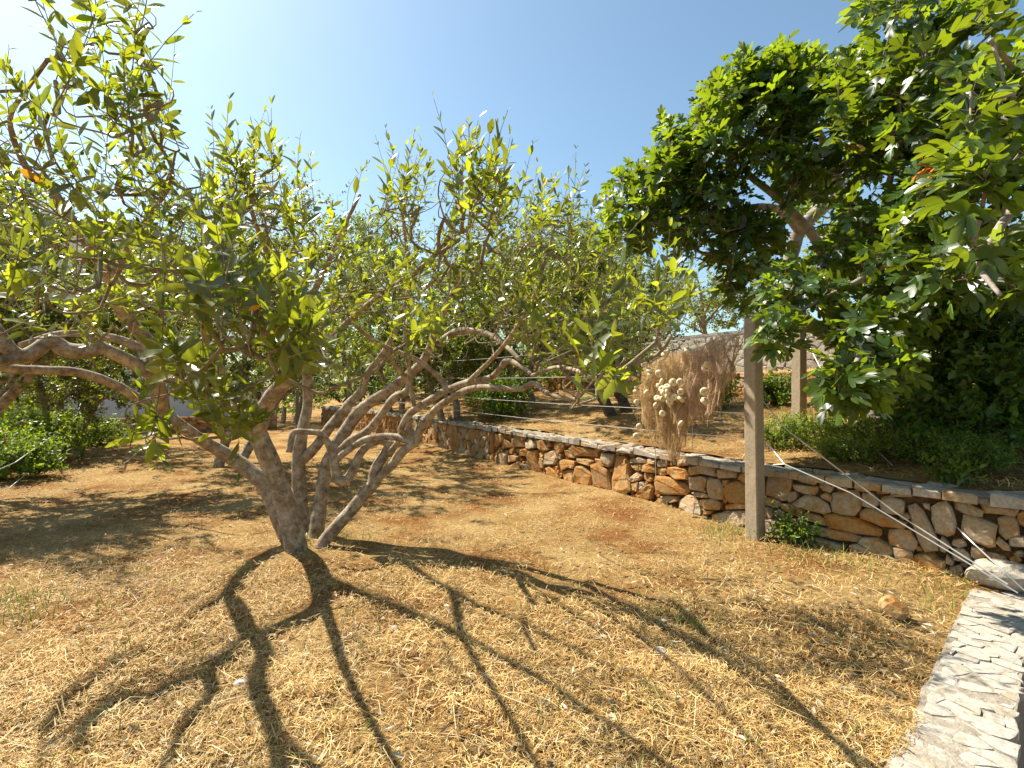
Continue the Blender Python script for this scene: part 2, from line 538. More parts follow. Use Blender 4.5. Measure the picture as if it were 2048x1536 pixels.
A1 = [[(50,230),(130,260),(250,290),(400,330),(400,450),(350,640),(300,640),(60,580)], [(420,345),(540,330),(650,335),(730,385),(690,450),(600,430),(430,375)],
 [(440,440),(560,450),(730,470),(720,530),(690,580),(600,570),(450,510)], [(745,400),(840,415),(930,470),(890,545),(800,525),(750,480)],
 [(910,375),(1000,345),(1110,375),(1090,430),(930,430)], [(980,465),(1110,465),(1100,515),(1000,510)], [(1200,440),(1330,440),(1420,510),(1400,530),(1230,510)],
 [(410,690),(580,580),(730,610),(860,690),(910,790),(820,810),(600,760),(470,730)], [(770,580),(850,555),(910,600),(900,660),(800,620)],
 [(920,560),(1060,530),(1240,520),(1285,640),(1280,760),(1220,835),(1050,810),(940,790),(900,650)], [(1310,560),(1430,560),(1530,685),(1460,745),(1300,710)],
 [(60,620),(190,630),(260,670),(235,745),(60,710)], [(265,690),(380,690),(560,770),(550,860),(430,840),(300,760)], [(375,545),(460,540),(470,610),(400,670),(360,650)],
 [(60,740),(150,760),(190,810),(170,865),(65,860)], [(180,800),(250,760),(340,830),(330,890),(220,870)], [(570,850),(610,795),(740,830),(830,880),(860,975),(760,950),(600,900)],
 [(820,815),(960,815),(1240,870),(1540,1020),(1550,1080),(1520,1120),(1200,1070),(890,1000),(850,920)], [(1275,790),(1440,755),(1620,830),(1870,930),(1850,1000),(1560,970),(1290,880)],
 [(640,960),(900,1010),(1290,1110),(1260,1190),(1000,1150),(760,1080),(640,1030)], [(410,880),(540,880),(620,950),(600,1010),(480,980)],
 [(500,1010),(610,1030),(710,1220),(600,1230),(520,1130)], [(1280,1190),(1320,1120),(1500,1130),(1700,1240),(1730,1330),(1640,1360),(1450,1300)],
 [(1160,1210),(1270,1200),(1500,1310),(1760,1400),(1792,1450),(1500,1420),(1160,1290)], [(690,1100),(900,1160),(1100,1230),(1080,1300),(800,1250)],
 [(1550,620),(1660,600),(1800,640),(1840,680),(1830,810),(1690,815),(1550,770)], [(1480,500),(1640,480),(1640,560),(1490,560)],
 [(60,870),(200,890),(330,920),(300,1060),(80,1040)], [(330,920),(460,1000),(520,1130),(420,1160),(310,1050)], [(80,1060),(300,1080),(420,1200),(200,1240),(90,1180)]]
A2 = [[(5,250),(50,208),(140,212),(168,255),(150,275),(0,268)], [(0,510),(150,515),(200,600),(170,665),(60,640),(0,615)],
 [(125,340),(190,325),(240,370),(300,480),(355,600),(355,655),(250,670),(200,590),(160,470)], [(235,320),(290,325),(290,370),(255,350)],
 [(300,350),(410,300),(450,350),(485,470),(470,540),(420,560),(330,530),(305,440)], [(490,270),(540,270),(600,330),(680,370),(670,410),(560,400),(480,360)],
 [(655,310),(750,280),(940,305),(945,345),(915,412),(690,390),(680,350)], [(540,405),(650,425),(785,480),(765,560),(770,630),(720,635),(540,570),(530,480)],
 [(790,430),(900,415),(940,450),(950,550),(850,580),(800,530)], [(875,565),(980,560),(990,635),(875,625)], [(775,600),(800,565),(870,620),(880,660),(830,655)],
 [(365,600),(380,565),(445,630),(405,670),(368,655)], [(460,650),(540,655),(600,720),(560,745),(460,730)], [(175,700),(260,690),(410,740),(400,810),(300,820),(180,770)],
 [(435,780),(520,770),(540,820),(500,870),(450,840)], [(930,400),(975,370),(1010,420),(1000,490),(950,470)], [(600,640),(680,650),(700,700),(640,740),(600,700)],
 [(200,200),(330,215),(420,250),(380,290),(250,270)], [(30,640),(160,670),(165,760),(60,740)], [(960,300),(1040,320),(1050,370),(960,350)],
 [(420,690),(470,740),(460,770),(410,750)], [(330,215),(480,230),(470,260),(420,250)]]
A3 = [[(10,215),(90,205),(150,225),(145,260),(20,250)], [(20,265),(100,270),(115,320),(60,330),(20,310)], [(130,270),(200,265),(240,300),(230,345),(130,330)],
 [(155,215),(240,225),(240,265),(160,260)], [(5,390),(70,335),(105,370),(90,410),(20,425)], [(125,345),(190,355),(210,400),(190,425),(125,400)],
 [(65,545),(120,480),(190,440),(215,470),(190,580),(110,585)], [(245,300),(320,310),(340,350),(280,370),(245,350)], [(335,295),(500,305),(530,360),(530,405),(420,405),(350,350)],
 [(550,290),(740,265),(755,380),(640,350),(570,365)], [(780,315),(900,305),(950,340),(945,390),(800,395)], [(765,265),(900,265),(905,295),(770,295)],
 [(950,300),(1055,300),(1055,335),(960,340)], [(985,395),(1010,350),(1090,345),(1090,470)], [(250,370),(370,390),(480,440),(525,510),(500,545),(340,535),(270,500)],
 [(555,385),(640,375),(690,400),(655,515),(555,490)], [(545,525),(600,520),(710,550),(715,570),(590,560)], [(700,390),(800,410),(850,490),(850,580),(730,570),(690,470)],
 [(830,410),(880,410),(885,460),(840,465)], [(860,490),(920,430),(970,420),(1090,470),(1090,640),(900,590)], [(640,590),(740,580),(830,620),(820,675),(690,670)],
 [(430,600),(500,545),(580,570),(640,640),(660,720),(560,730),(440,660)], [(855,635),(1080,635),(1085,665),(860,680)], [(740,720),(900,690),(1090,690),(1090,800),(900,860),(760,800)],
 [(585,210),(680,215),(680,245),(590,250)], [(430,225),(530,225),(540,270),(430,285)], [(40,440),(110,420),(140,460),(80,510),(45,505)], [(270,560),(420,560),(430,600),(330,610)],
 [(1080,520),(1180,530),(1180,640),(1090,640)], [(1090,360),(1190,360),(1185,510),(1095,500)], [(1095,660),(1185,670),(1180,800),(1090,790)], [(250,230),(330,225),(330,280),(250,290)],
 [(680,680),(760,690),(740,715),(690,715)], [(860,690),(930,690),(905,700)]]
A4 = [[(0,210),(60,210),(75,260),(20,325),(0,320)], [(85,250),(150,300),(140,330),(75,330)], [(155,260),(185,215),(250,280),(255,330),(160,325)],
 [(200,210),(270,210),(265,250),(245,270)], [(255,280),(300,230),(350,310),(355,330),(270,340)], [(365,330),(385,270),(410,260),(465,350),(420,360)],
 [(430,260),(470,240),(480,275),(440,285)], [(505,280),(595,285),(600,330),(555,390),(510,340)], [(660,340),(690,305),(780,330),(930,390),(920,430),(700,405)],
 [(600,350),(650,360),(690,420),(605,400)], [(430,370),(510,355),(545,420),(530,480),(430,480)], [(35,380),(110,390),(105,500),(35,490)], [(120,400),(200,410),(195,450),(120,460)],
 [(210,350),(290,345),(285,410),(215,400)], [(125,490),(210,450),(240,470),(230,525),(160,520)], [(295,360),(370,355),(370,400),(380,480),(410,550),(340,555),(290,470)],
 [(385,420),(420,430),(430,510),(400,510)], [(440,510),(480,490),(540,540),(580,610),(500,600),(450,560)], [(555,450),(610,435),(705,450),(700,515),(640,500),(590,530)],
 [(590,540),(690,530),(700,650),(610,620)], [(705,490),(770,490),(830,540),(855,580),(835,680),(760,640),(700,650)], [(705,415),(800,430),(845,450),(830,490),(720,460)],
 [(850,480),(900,470),(990,520),(1020,700),(940,690),(870,660)], [(855,425),(940,450),(1000,490),(1010,500),(870,460)], [(940,370),(1030,390),(1030,420),(1005,490),(935,440)],
 [(1045,400),(1130,410),(1175,460),(1170,560),(1210,700),(1150,730),(1030,710),(1020,550)], [(1190,430),(1270,430),(1270,470),(1195,465)], [(1195,480),(1270,490),(1270,535),(1230,520)],
 [(1185,590),(1260,545),(1270,610),(1215,630)], [(610,270),(660,265),(660,310),(610,315)], [(360,220),(420,220),(425,250),(370,245)], [(520,235),(580,240),(575,275),(525,265)],
 [(240,470),(285,480),(320,550),(260,540)], [(530,490),(560,490),(570,560),(535,550)], [(1190,640),(1270,630),(1270,720),(1215,700)], [(0,400),(30,400),(30,480),(0,480)]]
WALL_TOP = .62
wallm = thing('retaining_wall', [2.4, 5.0, 0], 'long low dry-stone retaining wall of grey and ochre stones beside the concrete post', 'stone wall')
traced = []
for (lst, ox, oy, k, mat) in ((A1, 1520, 900, 6.4, 'grey'), (A2, 1780, 920, 3.66, 'grey'), (A3, 1260, 870, 4.535, 'mixed'), (A4, 990, 820, 4.379, 'ochre')):
    for p in lst:
        traced.append((to_face(p, ox, oy, k), mat))
def put_stone(parent, poly, mat, shrink=.004, back=.10, edge=.02, bulge=.018, d0=0.0, lean=.06, name='stone', tilt=.22):
    V, Q, T = stone_solid(poly, shrink, back, edge + rnd.uniform(-.012, .018), bulge, tilt=tilt)
    return part(parent, name, to_wall(V, d0, lean), Q, T, mat)
n_stone = 0
for poly, mk in traced:
    poly = poly.copy(); poly[:, 1] = np.minimum(poly[:, 1], WALL_TOP + .02)
    if abs(poly_area(poly)) < 2e-4: continue
    mat = {'grey': M['grey_stone'] if rnd.random() < .85 else M['ochre_stone'], 'ochre': M['ochre_stone'] if rnd.random() < .8 else M['grey_stone'],
           'mixed': M['ochre_stone'] if rnd.random() < .55 else M['grey_stone']}[mk]
    put_stone(wallm, poly, mat, shrink=-.006); n_stone += 1
# small wedges of stone in the joints between the traced ones
s_hi = ray_wall(990)[0]; s_lo = ray_wall(2048)[0]
def inside(p, poly):
    x, y = p; c = False
    for i in range(len(poly)):
        a, b = poly[i], poly[i - 1]
        if (a[1] > y) != (b[1] > y) and x < (b[0] - a[0]) * (y - a[1]) / (b[1] - a[1]) + a[0]: c = not c
    return c
boxes = [(p[:, 0].min(), p[:, 0].max(), p[:, 1].min(), p[:, 1].max(), p) for p, _ in traced]
fill = []
for _ in range(2600):
    c = np.array([rnd.uniform(s_lo, s_hi), rnd.uniform(.02, WALL_TOP)])
    if any(b[0] < c[0] < b[1] and b[2] < c[1] < b[3] and inside(c, b[4]) for b in boxes): continue
    r = .5
    for b in boxes:
        if b[0] - .2 < c[0] < b[1] + .2:
            a_, b_ = b[4], np.roll(b[4], -1, 0)
            t = np.clip(np.sum((c - a_) * (b_ - a_), 1) / np.maximum(np.sum((b_ - a_) ** 2, 1), 1e-9), 0, 1)
            r = min(r, np.min(np.linalg.norm(a_ + (b_ - a_) * t[:, None] - c, axis=1)))
    for f in fill: r = min(r, np.linalg.norm(f[0] - c) - f[1])
    if r > .012:
        r = min(r, .09); fill.append((c, r))
fill.sort(key=lambda f: -f[1])
for c, r in fill[:95]:
    k = rnd.randint(5, 6); a0 = rnd.random() * 6.3
    poly = np.array([c + r * rnd.uniform(.85, 1.25) * np.array([math.cos(a0 + i * 6.283 / k) * 1.1, math.sin(a0 + i * 6.283 / k)]) for i in range(k)])
    put_stone(wallm, poly, M['ochre_stone'] if (c[0] > ray_wall(1500)[0] or rnd.random() < .3) else M['grey_stone'], .0, .08, -.004, .012); n_stone += 1
# the rest of the wall, right of the frame and far away: tall slabs set on edge
def band(parent, s0, s1, z0, z1, n, scale, mats, single, d0=0.0, lean=.06, shrink=.006, name='stone', joined=None, edge=.02, bulge=.018, tilt=.22, back=.1):
    cells = voronoi([c for c in scatter(s0, s1, z0, z1, n)], (s0, s1, z0, z1), scale)
    g = Geo(); k = 0
    for c in cells:
        if c is None: continue
        m = rnd.choice(mats)
        if single:
            put_stone(parent, c, m, shrink, back, edge, bulge, d0, lean, name, tilt); k += 1
        else:
            V, Q, T = stone_solid(c, shrink, back, edge + rnd.uniform(-.012, .018), bulge)
            g.add(to_wall(V, d0, lean), Q, T)
    if not single and g.n:
        o = g.build(parent, joined or 'far_stones', mats[0]); o['kind'] = 'stuff'
    return k
s_b = ray_wall(800)[0]
n_stone += band(wallm, s_hi + .02, s_b, .0, .60, 84, (1.5, 1.0), [M['ochre_stone'], M['ochre_stone'], M['grey_stone']], True)
band(wallm, s_b + .02, WS[-1] - .1, .0, .62, 230, (1.7, 1.0), [M['ochre_stone']], False)
n_stone += band(wallm, s_lo - 1.0, s_lo - .02, .0, .6, 22, (.8, 1.2), [M['grey_stone']], True)
wall_core(wallm, 'core', M['wall_earth'], s_lo - 1.1, WS[-1] - .1, 0.0, lambda s: s * 0 - 1.2, lambda s: s * 0 + WALL_TOP, .055, .34)
# coping: flat stones bedded in mortar on top
wall_core(wallm, 'mortar_bed', M['mortar'], s_lo - 1.1, WS[-1] - .1, 0.0, lambda s: s * 0 + WALL_TOP - .02, lambda s: s * 0 + WALL_TOP + .046, .022, .42, .06, .04)
def coping(parent, s0, s1, n, z, mats, single, t0=-.05, t1=.36, scale=(.55, 1.0), thick=.05, name='coping_stone', fn=None):
    cells = voronoi(scatter(s0, s1, t0, t1, n), (s0, s1, t0, t1), scale)
    g = Geo()
    for c in cells:
        if c is None: continue
        c = c.copy(); fr = c[:, 1] < t0 + .003; c[fr, 1] += rnd.uniform(-.02, .05)
        V, Q, T = stone_solid(c, .004, thick, .006 + rnd.uniform(-.022, .022), .006, .006, .14)
        P = wp(V[:, 0]) - wnorm(V[:, 0]) * V[:, 1][:, None]
        W = np.c_[P, z + V[:, 2]]
        W[:, 2] += .02 * (vnoise(W[:, 0] * 3, W[:, 1] * 3, 9) - .5)
        if single: part(parent, name, W, Q, T, rnd.choice(mats))
        else: g.add(W, Q, T)
    if not single and g.n:
        o = g.build(parent, 'far_coping', mats[0]); o['kind'] = 'stuff'
s_m = ray_wall(1000)[0]
coping(wallm, s_lo - 1.0, s_m, 165, WALL_TOP + .035, [M['pale_stone'], M['pale_stone'], M['grey_stone']], True)
coping(wallm, s_m + .01, WS[-1] - .1, 150, WALL_TOP + .035, [M['pale_stone']], False)

# --- second wall and the pale mortared wall behind
w2 = thing('terrace_wall', [*wp(7.5, 5.0), 1.25], 'low rough stone wall half way up the slope behind the tall concrete post', 'stone wall')

band(w2, 3.2, 9.6, 1.16, 1.74, 110, (.8, 1.2), [M['grey_stone'], M['ochre_stone'], M['ochre_stone']], True, d0=5.0, lean=.03)
band(w2, 9.62, 19, 1.16, 1.74, 150, (.8, 1.2), [M['ochre_stone']], False, d0=5.0, lean=.03)
wall_core(w2, 'core', M['wall_earth'], 3.1, 19, 5.0, lambda s: s * 0 + .9, lambda s: s * 0 + 1.72, .05, .35)
w3 = thing('mortared_wall', [*wp(9.5, 8.0), 1.8], 'tall pale mortared stone wall with flat cap behind the fishing net', 'stone wall')
band(w3, 5.0, 14.5, 1.78, 2.90, 210, (.95, 1.15), [M['pale_stone'], M['pale_stone'], M['pave_stone']], True, d0=8.0, lean=0.0, shrink=.008, edge=.012, bulge=.008, tilt=.05)
wall_core(w3, 'core', M['mortar'], 3.5, 17.5, 8.0, lambda s: s * 0 + 1.5, lambda s: s * 0 + 2.91, .012, .35, .12, .012)
wall_core(w3, 'cap', M['mortar'], 3.5, 17.5, 8.0, lambda s: s * 0 + 2.905, lambda s: s * 0 + 2.985, -.04, .40, .12, .01)

# --- paved top of the lower boundary wall, bottom right
kw = thing('boundary_wall', [K0[0], K0[1], 0], 'low boundary wall topped with pale crazy paving beside the straw', 'stone wall')
def kpt(u, v, z): # u along, v across to the right
    P = K0 + np.outer(u, KD) + np.outer(v, KR)
    return np.c_[P, z]
u0, u1 = -1.6, 2.55
cells = voronoi(scatter(u0, u1, 0, KW, 150, 16), (u0, u1, 0, KW), (1.5, .9))
for c in cells:
    if c is None: continue
    cc = c.copy(); right = cc[:, 1] > KW - .002
    cc[right, 1] += np.array([rnd.uniform(-.035, .03) for _ in range(right.sum())])
    cc[cc[:, 1] < .002, 1] += rnd.uniform(-.012, .03)
    V, Q, T = stone_solid(cc, .005, .03, .006 + rnd.uniform(-.004, .005), .0012, .0015, .04)
    W = kpt(V[:, 0], V[:, 1], .03 + V[:, 2]); W[:, 2] += .012 * (vnoise(W[:, 0] * 2.5, W[:, 1] * 2.5, 9) - .5)
    part(kw, 'paving_stone', W, Q, T, M['pave_stone'])
us = np.arange(u0, u1 + .05, .05); cols = []
for (v, z) in ((-.02, -.06), (-.012, .030), (KW * .5, .036), (KW - .012, .030), (KW - .02, -1.05)):
    cols.append(kpt(us, v + .02 * (vnoise(us * 7, us * 0 + v * 9, 3) - .5), z + .008 * (vnoise(us * 9, us * 0 + v * 5, 4) - .5)))
V = np.stack(cols, 1).reshape(-1, 3)
Q = [[i * 5 + k, i * 5 + k + 1, (i + 1) * 5 + k + 1, (i + 1) * 5 + k] for i in range(len(us) - 1) for k in range(4)]
part(kw, 'mortar_bed', V, Q, None, M['mortar'])

# --- low wall and white garden wall at the far left
def line_wall(name, label, cat, A, B, z0, z1, n, scale, mats, core, thick=.35, edge=.02, shrink=.006, capm=None):
    A = np.array(A, float); B = np.array(B, float); L = np.linalg.norm(B - A); t = (B - A) / L; nn = np.array([t[1], -t[0]])
    th = thing(name, [*((A + B) / 2), z0], label, cat)
    def mp(V): return np.c_[A + np.outer(V[:, 0], t) + nn * V[:, 2][:, None], V[:, 1]]
    if n:
        for c in voronoi(scatter(0, L, z0, z1, n), (0, L, z0, z1), scale):
            if c is None: continue
            V, Q, T = stone_solid(c, shrink, .1, edge + rnd.uniform(-.01, .015), .015)
            part(th, 'stone', mp(V), Q, T, rnd.choice(mats))
    u = np.linspace(0, L, 24)
    cols = [mp(np.c_[u, u * 0 + z, u * 0 + d]) for (z, d) in ((z0 - .3, -.04), (z1, -.04), (z1 + .012, -.10), (z1, -thick), (z0 - .3, -thick))]
    V = np.stack(cols, 1).reshape(-1, 3)
    Q = [[i * 5 + k, (i + 1) * 5 + k, (i + 1) * 5 + k + 1, i * 5 + k + 1] for i in range(23) for k in range(4)]
    part(th, 'core', V, Q, None, core)
    if capm:
        cols = [mp(np.c_[u, u * 0 + z, u * 0 + d]) for (z, d) in ((z1 - .002, .03), (z1 + .05, .03), (z1 + .05, -thick - .02), (z1 - .002, -thick - .02))]
        V = np.stack(cols, 1).reshape(-1, 3)
        Q = [[i * 4 + k, (i + 1) * 4 + k, (i + 1) * 4 + k + 1, i * 4 + k + 1] for i in range(23) for k in range(3)]
        part(th, 'cap', V, Q, None, capm)
    return th
line_wall('low_wall', 'low dark stone wall in shade in front of the white garden wall', 'stone wall', (-13.2, 13.2), (-7.8, 16.6), 0, .50, 90, (.7, 1.4), [M['grey_stone'], M['ochre_stone']], M['wall_earth'])
line_wall('garden_wall', 'white rendered garden wall in bluish shade behind the low stone wall', 'wall', (-15.0, 14.6), (-8.6, 17.6), 0.3, 1.35, 0, None, None, M['white_render'], capm=M['roof_concrete'])

# ------------------------------------------------------------------ house at the far left
def box_part(parent, name, lo, hi, mat):
    x0, y0, z0 = lo; x1, y1, z1 = hi
    V = [(x, y, z) for x in (x0, x1) for y in (y0, y1) for z in (z0, z1)]
    Q = [(0, 1, 3, 2), (4, 6, 7, 5), (0, 4, 5, 1), (2, 3, 7, 6), (0, 2, 6, 4), (1, 5, 7, 3)]
    return part(parent, name, V, Q, None, mat)
hs = thing('white_house', [-20.5, 27, 0], 'white two-storey house with flat grey roof slab behind the olive trees', 'house')
hx0, hx1, hy0, hy1, hz = -27.0, -18.4, 24.0, 32.0, 8.85
wins = [(-25.6, -24.2, 1.2, 2.9), (-21.6, -20.2, 1.2, 2.9), (-25.6, -24.2, 5.0, 6.8), (-21.6, -20.2, 5.0, 6.8)]
g = Geo()
xs = sorted({hx0, hx1, *[w[0] for w in wins], *[w[1] for w in wins]}); zs = sorted({0.0, hz, *[w[2] for w in wins], *[w[3] for w in wins]})
for i in range(len(xs) - 1):
    for j in range(len(zs) - 1):
        cx, cz = (xs[i] + xs[i + 1]) / 2, (zs[j] + zs[j + 1]) / 2
        if any(w[0] < cx < w[1] and w[2] < cz < w[3] for w in wins): continue
        g.add([(xs[i], hy0, zs[j]), (xs[i + 1], hy0, zs[j]), (xs[i + 1], hy0, zs[j + 1]), (xs[i], hy0, zs[j + 1])], [[0, 1, 2, 3]])
g.add([(hx0, hy0, 0), (hx0, hy1, 0), (hx1, hy1, 0), (hx1, hy0, 0), (hx0, hy0, hz), (hx0, hy1, hz), (hx1, hy1, hz), (hx1, hy0, hz)],
      [[0, 4, 5, 1], [1, 5, 6, 2], [2, 6, 7, 3]])
g.build(hs, 'wall', M['house_render'])
for w in wins:
    wo = box_part(hs, 'window', (w[0], hy0 + .12, w[2]), (w[1], hy0 + .2, w[3]), M['window_dark'])
    gg = Geo()
    for (a, b, c, d) in ((w[0] + .003, w[0] + .08, w[2] + .003, w[3] - .003), (w[1] - .08, w[1] - .003, w[2] + .003, w[3] - .003), ((w[0] + w[1]) / 2 - .04, (w[0] + w[1]) / 2 + .04, w[2] + .08, w[3] - .08)):
        V = [(x, y, z) for x in (a, b) for y in (hy0 + .06, hy0 + .118) for z in (c, d)]
        gg.add(V, [(0, 1, 3, 2), (4, 6, 7, 5), (0, 4, 5, 1), (2, 3, 7, 6), (0, 2, 6, 4), (1, 5, 7, 3)])
    gg.build(wo, 'frame', M['house_render'])
    box_part(wo, 'sill', (w[0] - .1, hy0 - .08, w[2] - .09), (w[1] + .1, hy0 + .115, w[2] - .004), M['roof_concrete'])
box_part(hs, 'roof_slab', (hx0 - .5, hy0 - .5, hz + .004), (hx1 + .5, hy1 + .5, hz + .38), M['roof_concrete'])

# ------------------------------------------------------------------ posts, wires
def post(name, label, x, y, z0, h, w, rot, lean=(0, 0), mat='concrete', group=None):
    th = thing(name, [x, y, z0], label, 'post', group)
    n = 15; c, s = math.cos(rot), math.sin(rot); b = .012
    prof = [(-w/2 + b, -w/2), (w/2 - b, -w/2), (w/2, -w/2 + b), (w/2, w/2 - b), (w/2 - b, w/2), (-w/2 + b, w/2), (-w/2, w/2 - b), (-w/2, -w/2 + b)]
    V = []; 
    for i in range(n):
        t = i / (n - 1); z = -.25 + t * (h + .25); k = 1.0 - .10 * t
        if i == n - 1: z = h; k *= .93
        for (a, q) in prof:
            jx = rnd.uniform(-.002, .002); jy = rnd.uniform(-.002, .002)
            V.append((x + (a * c - q * s) * k + jx + lean[0] * z, y + (a * s + q * c) * k + jy + lean[1] * z, z0 + z + (rnd.uniform(-.004, .004) if i == n - 1 else 0)))
    Q = [[i * 8 + j, i * 8 + (j + 1) % 8, (i + 1) * 8 + (j + 1) % 8, (i + 1) * 8 + j] for i in range(n - 1) for j in range(8)]
    V.append((x + lean[0] * h, y + lean[1] * h, z0 + h + .004)); T = [[(n - 1) * 8 + j, (n - 1) * 8 + (j + 1) % 8, len(V) - 1] for j in range(8)]
    part(th, 'shaft', V, Q, T, M[mat])
    return th
ROT = math.atan2(-.84, -.54) + math.pi
P1 = px(1511, 1085, 4.73)[:2]
p1 = post('concrete_post', 'pitted square concrete fence post standing in front of the stone wall beside the net', P1[0], P1[1], 0.0, 2.12, .135, math.radians(30), lean=(-.012, 0))
dd2, ss2 = 0, 0
P2 = np.array([4.02, 7.0])
post('concrete_post', 'concrete fence post up on the terrace under the fig tree', P2[0], P2[1], base_z(*P2), 1.62, .15, math.radians(26))
PE = np.array([-8.05, 18.75])
post('concrete_post', 'small far concrete post at the end of the long retaining wall', PE[0], PE[1], 0, 1.25, .14, .5)
PE2 = wp(WS[-1] - .55, .8)
post('concrete_post', 'far concrete post standing on the terrace near the end of the wall', PE2[0], PE2[1], base_z(*PE2), 1.75, .15, .5)
PL1 = np.array([-11.2, 13.05]); PL2 = np.array([-11.9, 12.6])
post('wooden_post', 'weathered post before the white garden wall, among vines', PL1[0], PL1[1], 0, 2.0, .17, .3, mat='dark_bark')
post('wooden_post', 'short weathered post deep among the vines on the left', -13.4, 14.0, 0, 1.35, .2, .1, mat='dark_bark')

def wire(name, label, P, r=.0032, sag=.0, mat='wire', group=None, n=14, kinks=.004, cat='wire'):
    P = np.asarray(P, float)
    if len(P) == 2:
        t = np.linspace(0, 1, n)[:, None]; P = P[0] * (1 - t) + P[1] * t
        P[:, 2] -= sag * 4 * t[:, 0] * (1 - t[:, 0])
    P[1:-1] += (R.random((len(P) - 2, 3)) - .5) * kinks
    V, Q, T = tube(P, r, 5)
    o = link(name, big_mesh(name, V, Q, T), M[mat])
    return tag(o, label, cat, group)
A = np.array([P1[0], P1[1], 0])
# guy wires running from the posts down to the corner by the boundary wall
anchor = np.array([3.44, 3.40, .10])
wire('guy_wire', 'slack wire from low on the near post to the corner stone', [A + [.06, -.03, .735], px(1569, 928, 4.45), px(1700, 985, 4.1), px(1850, 1075, 3.78), anchor + [0, 0, -.02]], .0055)
wire('guy_wire', 'twisted wire stretched from the middle of the near post past the weeds', [A + [.06, 0, 1.35], px(1575, 860, 4.6), px(1660, 925, 4.35), px(1790, 1025, 3.98), anchor + [-.05, .02, .03]], .0055)
wire('guy_wire', 'bright wire stretched from the terrace post to the corner stone', [[P2[0] + .03, P2[1] - .09, base_z(*P2) + 1.2], px(1700, 850, 5.5), px(1800, 945, 4.6), px(1950, 1090, 3.65), anchor + [.03, -.02, 0]], .0055)
wire('guy_wire', 'short wire tied from the near post down to the slack wire', [A + [.06, .03, 1.02], px(1569, 928, 4.45)], .0045)
wire('fence_wire', 'wire between the tops of the near post and the terrace post', [A + [.05, .05, 1.97], [P2[0], P2[1] - .08, base_z(*P2) + 1.45]], .003, .03)
E = np.array([PE[0], PE[1], 0]); E2 = np.array([PE2[0], PE2[1], base_z(*PE2)])
TW = []
for i, (za, zb, lab) in enumerate(((1.99, 1.6, 'top'), (1.62, 1.25, 'second'), (1.22, .9, 'third'), (.98, .55, 'lowest'))):
    a = A + [-.06, .05, za]; b = E2 + [0, 0, zb - .1]
    o = wire('fence_wire', f'{lab} strand of wire strung along the terrace edge behind the net', [a, b], .0038, .12)
    TW.append((a, b))
wire('fence_wire', 'upper strand of wire crossing the vines on the left', [px(-60, 965, 6.3), px(30, 925, 7), px(150, 840, 10.8), [PL1[0], PL1[1], 1.15]], .006)
wire('fence_wire', 'lower strand of wire crossing the vines on the left', [px(-60, 1010, 6.3), px(20, 975, 7), px(170, 850, 11.5), [PL1[0], PL1[1], .55]], .006)
wire('stay_rod', 'thin rusty rod standing beside the vines on the left', [px(22, 955, 7.6), px(14, 900, 7.6), px(6, 860, 7.6)], .008, mat='rust_leaf', cat='rod')

# ------------------------------------------------------------------ fishing net on the fence
FD = unit((E2[:2] - A[:2]))
def fence_pt(x, y):                           # pixel -> point in the vertical plane of the fence
    k = (x - 1024.0) / F
    t = (A[0] - k * A[1]) / (k * FD[1] - FD[0])
    Yd = A[1] + t * FD[1]
    return px(x, y, Yd)
net = thing('fishing_net', [*fence_pt(1380, 900)[:2], .66], 'old brown fishing net with cream floats draped over the fence wire beside the post', 'fishing net')
NN = np.array([-FD[1], FD[0]]); NN = NN if NN[1] < 0 else -NN   # towards the viewer side
topx = np.array([1283, 1310, 1350, 1390, 1420, 1460, 1484]); topy = np.array([738, 722, 702, 700, 690, 668, 666])
botx = np.array([1283, 1300, 1325, 1338, 1348, 1362, 1385, 1405, 1428, 1450, 1470, 1484]); boty = np.array([800, 872, 885, 900, 928, 880, 838, 832, 832, 800, 752, 700])
